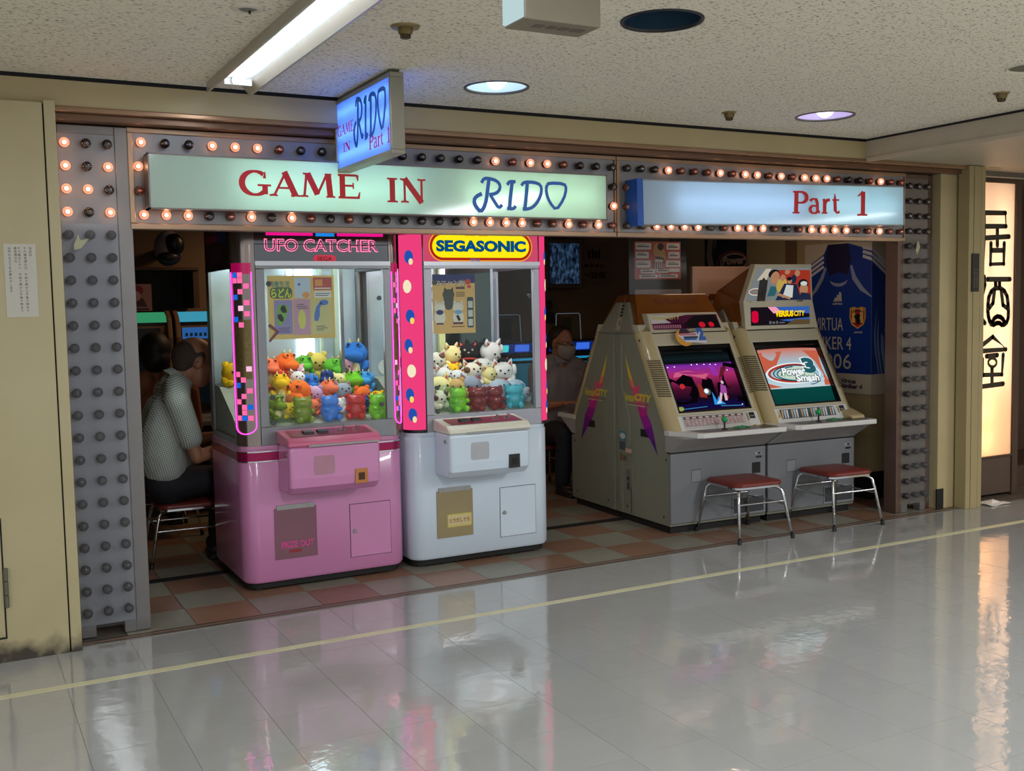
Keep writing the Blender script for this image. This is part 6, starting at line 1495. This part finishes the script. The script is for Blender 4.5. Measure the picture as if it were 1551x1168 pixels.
def person(label, loc, rz, pose, skin, shirt_m, trouser_m, shoe_m, hair_m, P):
    """seated figure, local +x is forward, +y its left; pose holds joint positions"""
    t = thing('person', label, 'person', loc, rz)
    g = pose; hs_ = g.get('head', 1.0)
    hc = V(g['headc']); pit = g.get('pitch', .0); yaw = g.get('yaw', 0.)
    R = Matrix.Rotation(yaw, 3, 'Z') @ Matrix.Rotation(pit, 3, 'Y')
    def hp(x, y, z): return hc+R @ (V((x, y, z))*hs_)
    b = MB()
    b.ell(hp(-.012, 0, .035), (.098*hs_, .077*hs_, .090*hs_), R, n=20, m=14)
    b.ell(hp(.030, 0, -.035), (.064*hs_, .060*hs_, .088*hs_), R, n=18, m=12)
    b.ell(hp(.052, 0, -.085), (.036*hs_, .036*hs_, .034*hs_), R, n=12, m=8)         # chin
    b.cyl(hp(.092, 0, .012), hp(.112, 0, -.030), .010*hs_, .0155*hs_, n=8); b.ell(hp(.110, 0, -.030), (.016*hs_, .018*hs_, .013*hs_), R, n=8, m=6)  # nose
    b.ell(hp(.090, 0, -.066), (.014*hs_, .026*hs_, .008*hs_), R, n=10, m=6); b.ell(hp(.086, 0, -.078), (.014*hs_, .022*hs_, .008*hs_), R, n=10, m=6)  # lips
    b.ell(hp(.080, 0, .030), (.016*hs_, .052*hs_, .010*hs_), R, n=12, m=6)       # brow
    for s in (-1, 1):
        b.ell(hp(-.004, s*.078, -.004), (.022*hs_, .010*hs_, .034*hs_), R @ rotm(0, .2, s*.3), n=12, m=8)   # ear
        b.ell(hp(.062, s*.036, -.022), (.03*hs_, .022*hs_, .022*hs_), R, n=10, m=7)
    nk = g['neck']
    chain(b, [tuple(hp(-.02, 0, -.05))+(.058*hs_,), tuple(nk)+(.062,), tuple(lerp(nk, g['chest'], .3))+(.075,)])
    # torso under the clothes
    chain(b, [tuple(g['chest'])+(.105,), tuple(g['waist'])+(.105,), tuple(g['pelvis'])+(.105,)])
    for s, k in ((-1, 'R'), (1, 'L')):
        sh, el_, wr_ = g['sh'+k], g['el'+k], g['wr'+k]
        chain(b, [tuple(lerp(nk, sh, .45))+(.06,), tuple(sh)+(.052,), tuple(lerp(sh, el_, .5))+(.044,), tuple(el_)+(.037,)])
        chain(b, [tuple(el_)+(.037,), tuple(lerp(el_, wr_, .3))+(.040,), tuple(lerp(el_, wr_, .75))+(.029,), tuple(wr_)+(.024,)])
        hand(b, wr_, V(wr_)-V(el_), (0, 0, 1), 1 if s < 0 else -1, 1.0, .55)
        hip, kn, an = g['hip'+k], g['kn'+k], g['an'+k]
        chain(b, [tuple(hip)+(.085,), tuple(lerp(hip, kn, .5))+(.070,), tuple(kn)+(.052,), tuple(lerp(kn, an, .35))+(.050,), tuple(an)+(.034,)])
        b.ell(V(an)+V((.05, 0, -.035)), (.10, .035, .03), n=12, m=7)
    remesh(b, 'body', t, skin, .0095, 5)
    # eyes
    e = MB(); e.smooth = True
    for s in (-1, 1): e.ell(hp(.080, s*.033, .006), .0125*hs_, n=10, m=7)
    e.build('eyes', t, M('eye_white', (190, 180, 170), .2, var=0))
    e = MB(); e.smooth = True
    for s in (-1, 1): e.ell(hp(.088, s*.033, .006), .0062*hs_, n=8, m=6)
    e.build('pupils', t, eye)
    # shirt
    b = MB(); w = P.get('bulk', 1.0)
    for s in (-1, 0, 1):
        o = V((0, s*.085*w, 0))
        c1, c2, c3 = V(g['chest'])+o, V(g['waist'])+o*1.0, V(g['pelvis'])+o*1.0+V((.01, 0, .10))
        chain(b, [tuple(lerp(tuple(c1), tuple(nk), .45)[i]+(0 if i != 1 else 0) for i in range(3))+(.088,), tuple(c1)+(.120*w,), tuple(V(lerp(tuple(c1), tuple(c2), .5))+V((-.01, 0, 0)))+(.124*w,), tuple(c2)+(.126*w,), tuple(c3)+(.122*w,)])
    if P.get('belly'): b.ell(V(g['waist'])+V((.07, 0, -.02)), (.13, .15, .15), n=16, m=10)
    for s, k in ((-1, 'R'), (1, 'L')):
        sh, el_, wr_ = g['sh'+k], g['el'+k], g['wr'+k]
        L = P.get('sleeve', .75)
        chain(b, [tuple(lerp(nk, sh, .35))+(.078,), tuple(sh)+(.078,), tuple(lerp(sh, el_, .45))+(.074,), tuple(lerp(sh, el_, L))+(.071,)])
        if P.get('long'): chain(b, [tuple(el_)+(.062,), tuple(lerp(el_, wr_, .8))+(.044,)]); chain(b, [tuple(lerp(sh, el_, L))+(.07,), tuple(el_)+(.062,)])
    remesh(b, 'shirt', t, shirt_m, .012, 5)
    if P.get('collar'):
        c = MB(); c.smooth = True; ax = (hc-V(nk)).normalized(); a = ax.cross(V((0, 1, 0))).normalized(); bb = V((0, 1, 0))
        rings = []
        for h, r in ((-.012, .088), (.030, .074), (.034, .078), (-.010, .097)):
            rings.append([V(nk)+ax*(h-.010*math.cos(q+PI))+(a*-math.cos(q)*r+bb*math.sin(q)*r) for q in [2*PI*i/24 for i in range(24)]])
        c.loft(rings, False); c.build('collar', t, shirt_m, smooth=True)
    # trousers and shoes
    b = MB()
    for s in (-1, 0, 1): chain(b, [tuple(V(g['pelvis'])+V((-.0, s*.075, .02)))+(.118,), tuple(V(g['pelvis'])+V((.03, s*.085, -.03)))+(.105,)])
    for k in 'RL':
        hip, kn, an = g['hip'+k], g['kn'+k], g['an'+k]
        chain(b, [tuple(hip)+(.105,), tuple(lerp(hip, kn, .5))+(.090,), tuple(kn)+(.072,), tuple(lerp(kn, an, .5))+(.068,), tuple(lerp(kn, an, .93))+(.060,)])
    remesh(b, 'trousers', t, trouser_m, .013, 5)
    for k in 'RL':
        an = V(g['an'+k]); b = MB(); z = an.z
        b.ell(an+V((-.02, 0, -z+.052)), (.055, .043, .05), n=14, m=8); b.ell(an+V((.09, 0, -z+.036)), (.105, .045, .036), n=16, m=8); b.ell(an+V((.03, 0, -z+.045)), (.09, .042, .045), n=14, m=8)
        b.box(an.x-.07, an.y-.038, .0, an.x+.18, an.y+.038, .014)
        remesh(b, 'shoe', t, shoe_m, .009, 4)
    # hair
    b = MB()
    hr = P.get('hair', 'short')
    if hr == 'short':
        b.ell(hp(-.030, 0, .050), (.098*hs_, .083*hs_, .086*hs_), R, n=20, m=12); b.ell(hp(-.055, 0, -.005), (.062*hs_, .072*hs_, .075*hs_), R, n=16, m=10)
    elif hr == 'thin':
        b.ell(hp(-.050, 0, .022), (.074*hs_, .080*hs_, .082*hs_), R, n=20, m=12); b.ell(hp(-.056, 0, -.02), (.050*hs_, .064*hs_, .056*hs_), R, n=16, m=10)
        for s in (-1, 1): b.ell(hp(-.004, s*.066, .03), (.035*hs_, .014*hs_, .035*hs_), R, n=12, m=8)
    else:
        b.ell(hp(-.018, 0, .042), (.118*hs_, .100*hs_, .104*hs_), R, n=20, m=12); b.ell(hp(-.05, 0, -.03), (.085*hs_, .088*hs_, .085*hs_), R, n=16, m=10)
    remesh(b, 'hair', t, hair_m, .010, 3)
    if P.get('glasses'):
        q = MB(); q.smooth = True
        for s in (-1, 1):
            q.tube([hp(.104, s*.036+.024*math.cos(a), .006+.017*math.sin(a)) for a in [2*PI*i/16 for i in range(16)]], .0018*hs_, 6, True)
            q.tube([hp(.104, s*.060, .010), hp(.085, s*.074, .010), hp(.0, s*.084, .012), hp(-.02, s*.082, -.004)], .0018*hs_, 6)
        q.tube([hp(.105, -.012, .008), hp(.107, 0, .011), hp(.105, .012, .008)], .0018*hs_, 6); q.build('glasses', t, M('glasses_metal', (60, 56, 52), .3, .6))
    if P.get('mask'):
        q = MB(); q.smooth = True; rings = []
        for z, r, d in ((.0, .060, .020), (-.030, .072, .030), (-.065, .070, .026), (-.10, .052, .012), (-.118, .02, .0)):
            rings.append([hp(.045+(.058+d)*math.cos(a), r*1.08*math.sin(a), z) for a in [-PI/2*1.05+PI*1.05*i/14 for i in range(15)]])
        q.loft(rings, False, False)
        for s in (-1, 1): q.tube([hp(.045, s*.066, -.01), hp(.0, s*.086, .02), hp(-.012, s*.086, .01)], .0016, 5); q.tube([hp(.045, s*.062, -.08), hp(.0, s*.080, -.04), hp(-.012, s*.084, -.02)], .0016, 5)
        m = q.build('face_mask', t, M('mask_grey', (150, 136, 124), .8, var=.03)); sd_ = m.modifiers.new('s', 'SOLIDIFY'); sd_.thickness = .002
    return t
def gingham():
    m = bpy.data.materials.new('checked_shirt'); m.use_nodes = True; nt = m.node_tree; p = nt.nodes['Principled BSDF']; L = nt.links.new
    tc = nt.nodes.new('ShaderNodeTexCoord'); s = nt.nodes.new('ShaderNodeSeparateXYZ')
    mp = nt.nodes.new('ShaderNodeMapping'); mp.inputs['Rotation'].default_value = (0, .28, 0); L(tc.outputs['Object'], mp.inputs[0]); L(mp.outputs[0], s.inputs[0])
    def stripe(sock, k):
        a = nt.nodes.new('ShaderNodeMath'); a.operation = 'MULTIPLY'; a.inputs[1].default_value = k; L(sock, a.inputs[0])
        f = nt.nodes.new('ShaderNodeMath'); f.operation = 'FRACT'; L(a.outputs[0], f.inputs[0])
        g = nt.nodes.new('ShaderNodeMath'); g.operation = 'LESS_THAN'; g.inputs[1].default_value = .32; L(f.outputs[0], g.inputs[0]); return g.outputs[0]
    ad = nt.nodes.new('ShaderNodeMath'); ad.operation = 'ADD'; yy = nt.nodes.new('ShaderNodeMath'); yy.operation = 'MULTIPLY'; yy.inputs[1].default_value = .12; L(s.outputs['Y'], yy.inputs[0]); L(s.outputs['X'], ad.inputs[0]); L(yy.outputs[0], ad.inputs[1])
    mx = nt.nodes.new('ShaderNodeMath'); mx.operation = 'ADD'; L(stripe(ad.outputs[0], 88), mx.inputs[0]); L(stripe(s.outputs['Z'], 88), mx.inputs[1])
    r = nt.nodes.new('ShaderNodeMapRange'); r.inputs['From Max'].default_value = 2; L(mx.outputs[0], r.inputs[0])
    c = nt.nodes.new('ShaderNodeMixRGB'); c.inputs[1].default_value = rgb((206, 212, 206)); c.inputs[2].default_value = rgb((84, 94, 86)); L(r.outputs[0], c.inputs[0])
    L(c.outputs[0], p.inputs['Base Color']); p.inputs['Roughness'].default_value = .85; return m
skin1 = M('skin_tan', (172, 120, 92), .5, var=.03); skin2 = M('skin_brown', (160, 104, 76), .5, var=.03)
navy_t = M('trousers_dark', (26, 27, 34), .8, var=.05); shoe_b = M('shoe_black', (20, 19, 20), .45)
M1 = dict(pelvis=(.0, 0, .465), waist=(.0, 0, .64), chest=(.055, 0, .86), neck=(.120, 0, 1.055), headc=(.222, 0, 1.150), pitch=.28, yaw=.12, head=1.16,
    shR=(.075, -.185, .95), elR=(.165, -.235, .62), wrR=(.385, -.16, .68), shL=(.085, .185, .975), elL=(.20, .24, .66), wrL=(.40, .14, .70),
    hipR=(.02, -.095, .455), knR=(.36, -.105, .48), anR=(.30, -.10, .085), hipL=(.02, .095, .455), knL=(.38, .13, .48), anL=(.34, .13, .085))
person('seated man with glasses and checked shirt playing beside the claw machine', (1.035, 1.46, 0), 0, M1, skin1, gingham(), navy_t, shoe_b, M('hair_grey', (74, 64, 56), .8, var=.1, ns=60), dict(hair='thin', glasses=1, collar=1, bulk=1.04, belly=1, sleeve=.66))
M3 = dict(pelvis=(.0, 0, .46), waist=(.02, 0, .62), chest=(.03, 0, .82), neck=(.04, 0, 1.02), headc=(.075, 0, 1.145), pitch=.15, yaw=.25, head=1.0,
    shR=(.02, -.185, .935), elR=(.10, -.23, .66), wrR=(.33, -.12, .70), shL=(.02, .185, .935), elL=(.10, .23, .66), wrL=(.33, .12, .70),
    hipR=(.02, -.09, .45), knR=(.36, -.13, .48), anR=(.30, -.13, .085), hipL=(.02, .09, .45), knL=(.36, .13, .48), anL=(.30, .13, .085))
person('seated man in face mask and grey shirt behind the WINNER cabinet', (4.20, 2.28, 0), -PI/2-.05, M3, skin2, M('shirt_grey', (138, 124, 124), .85, var=.05), navy_t, shoe_b, M('hair_dark', (34, 28, 26), .7, var=.1, ns=60), dict(hair='short', glasses=1, mask=1, collar=1, sleeve=.85))
M2 = dict(M3); M2.update(pelvis=(0, 0, .46), chest=(.05, 0, .82), neck=(.06, 0, 1.03), headc=(.08, 0, 1.165), yaw=0, pitch=.1, head=1.05)
person('dark-haired person in brown top seated at the green lit cabinet', (1.175, 2.25, 0), PI/2, M2, skin2, M('top_brown', (150, 92, 66), .85, var=.05), navy_t, shoe_b, M('hair_black', (16, 14, 15), .6, var=.1, ns=60), dict(hair='full', long=1, sleeve=.9))
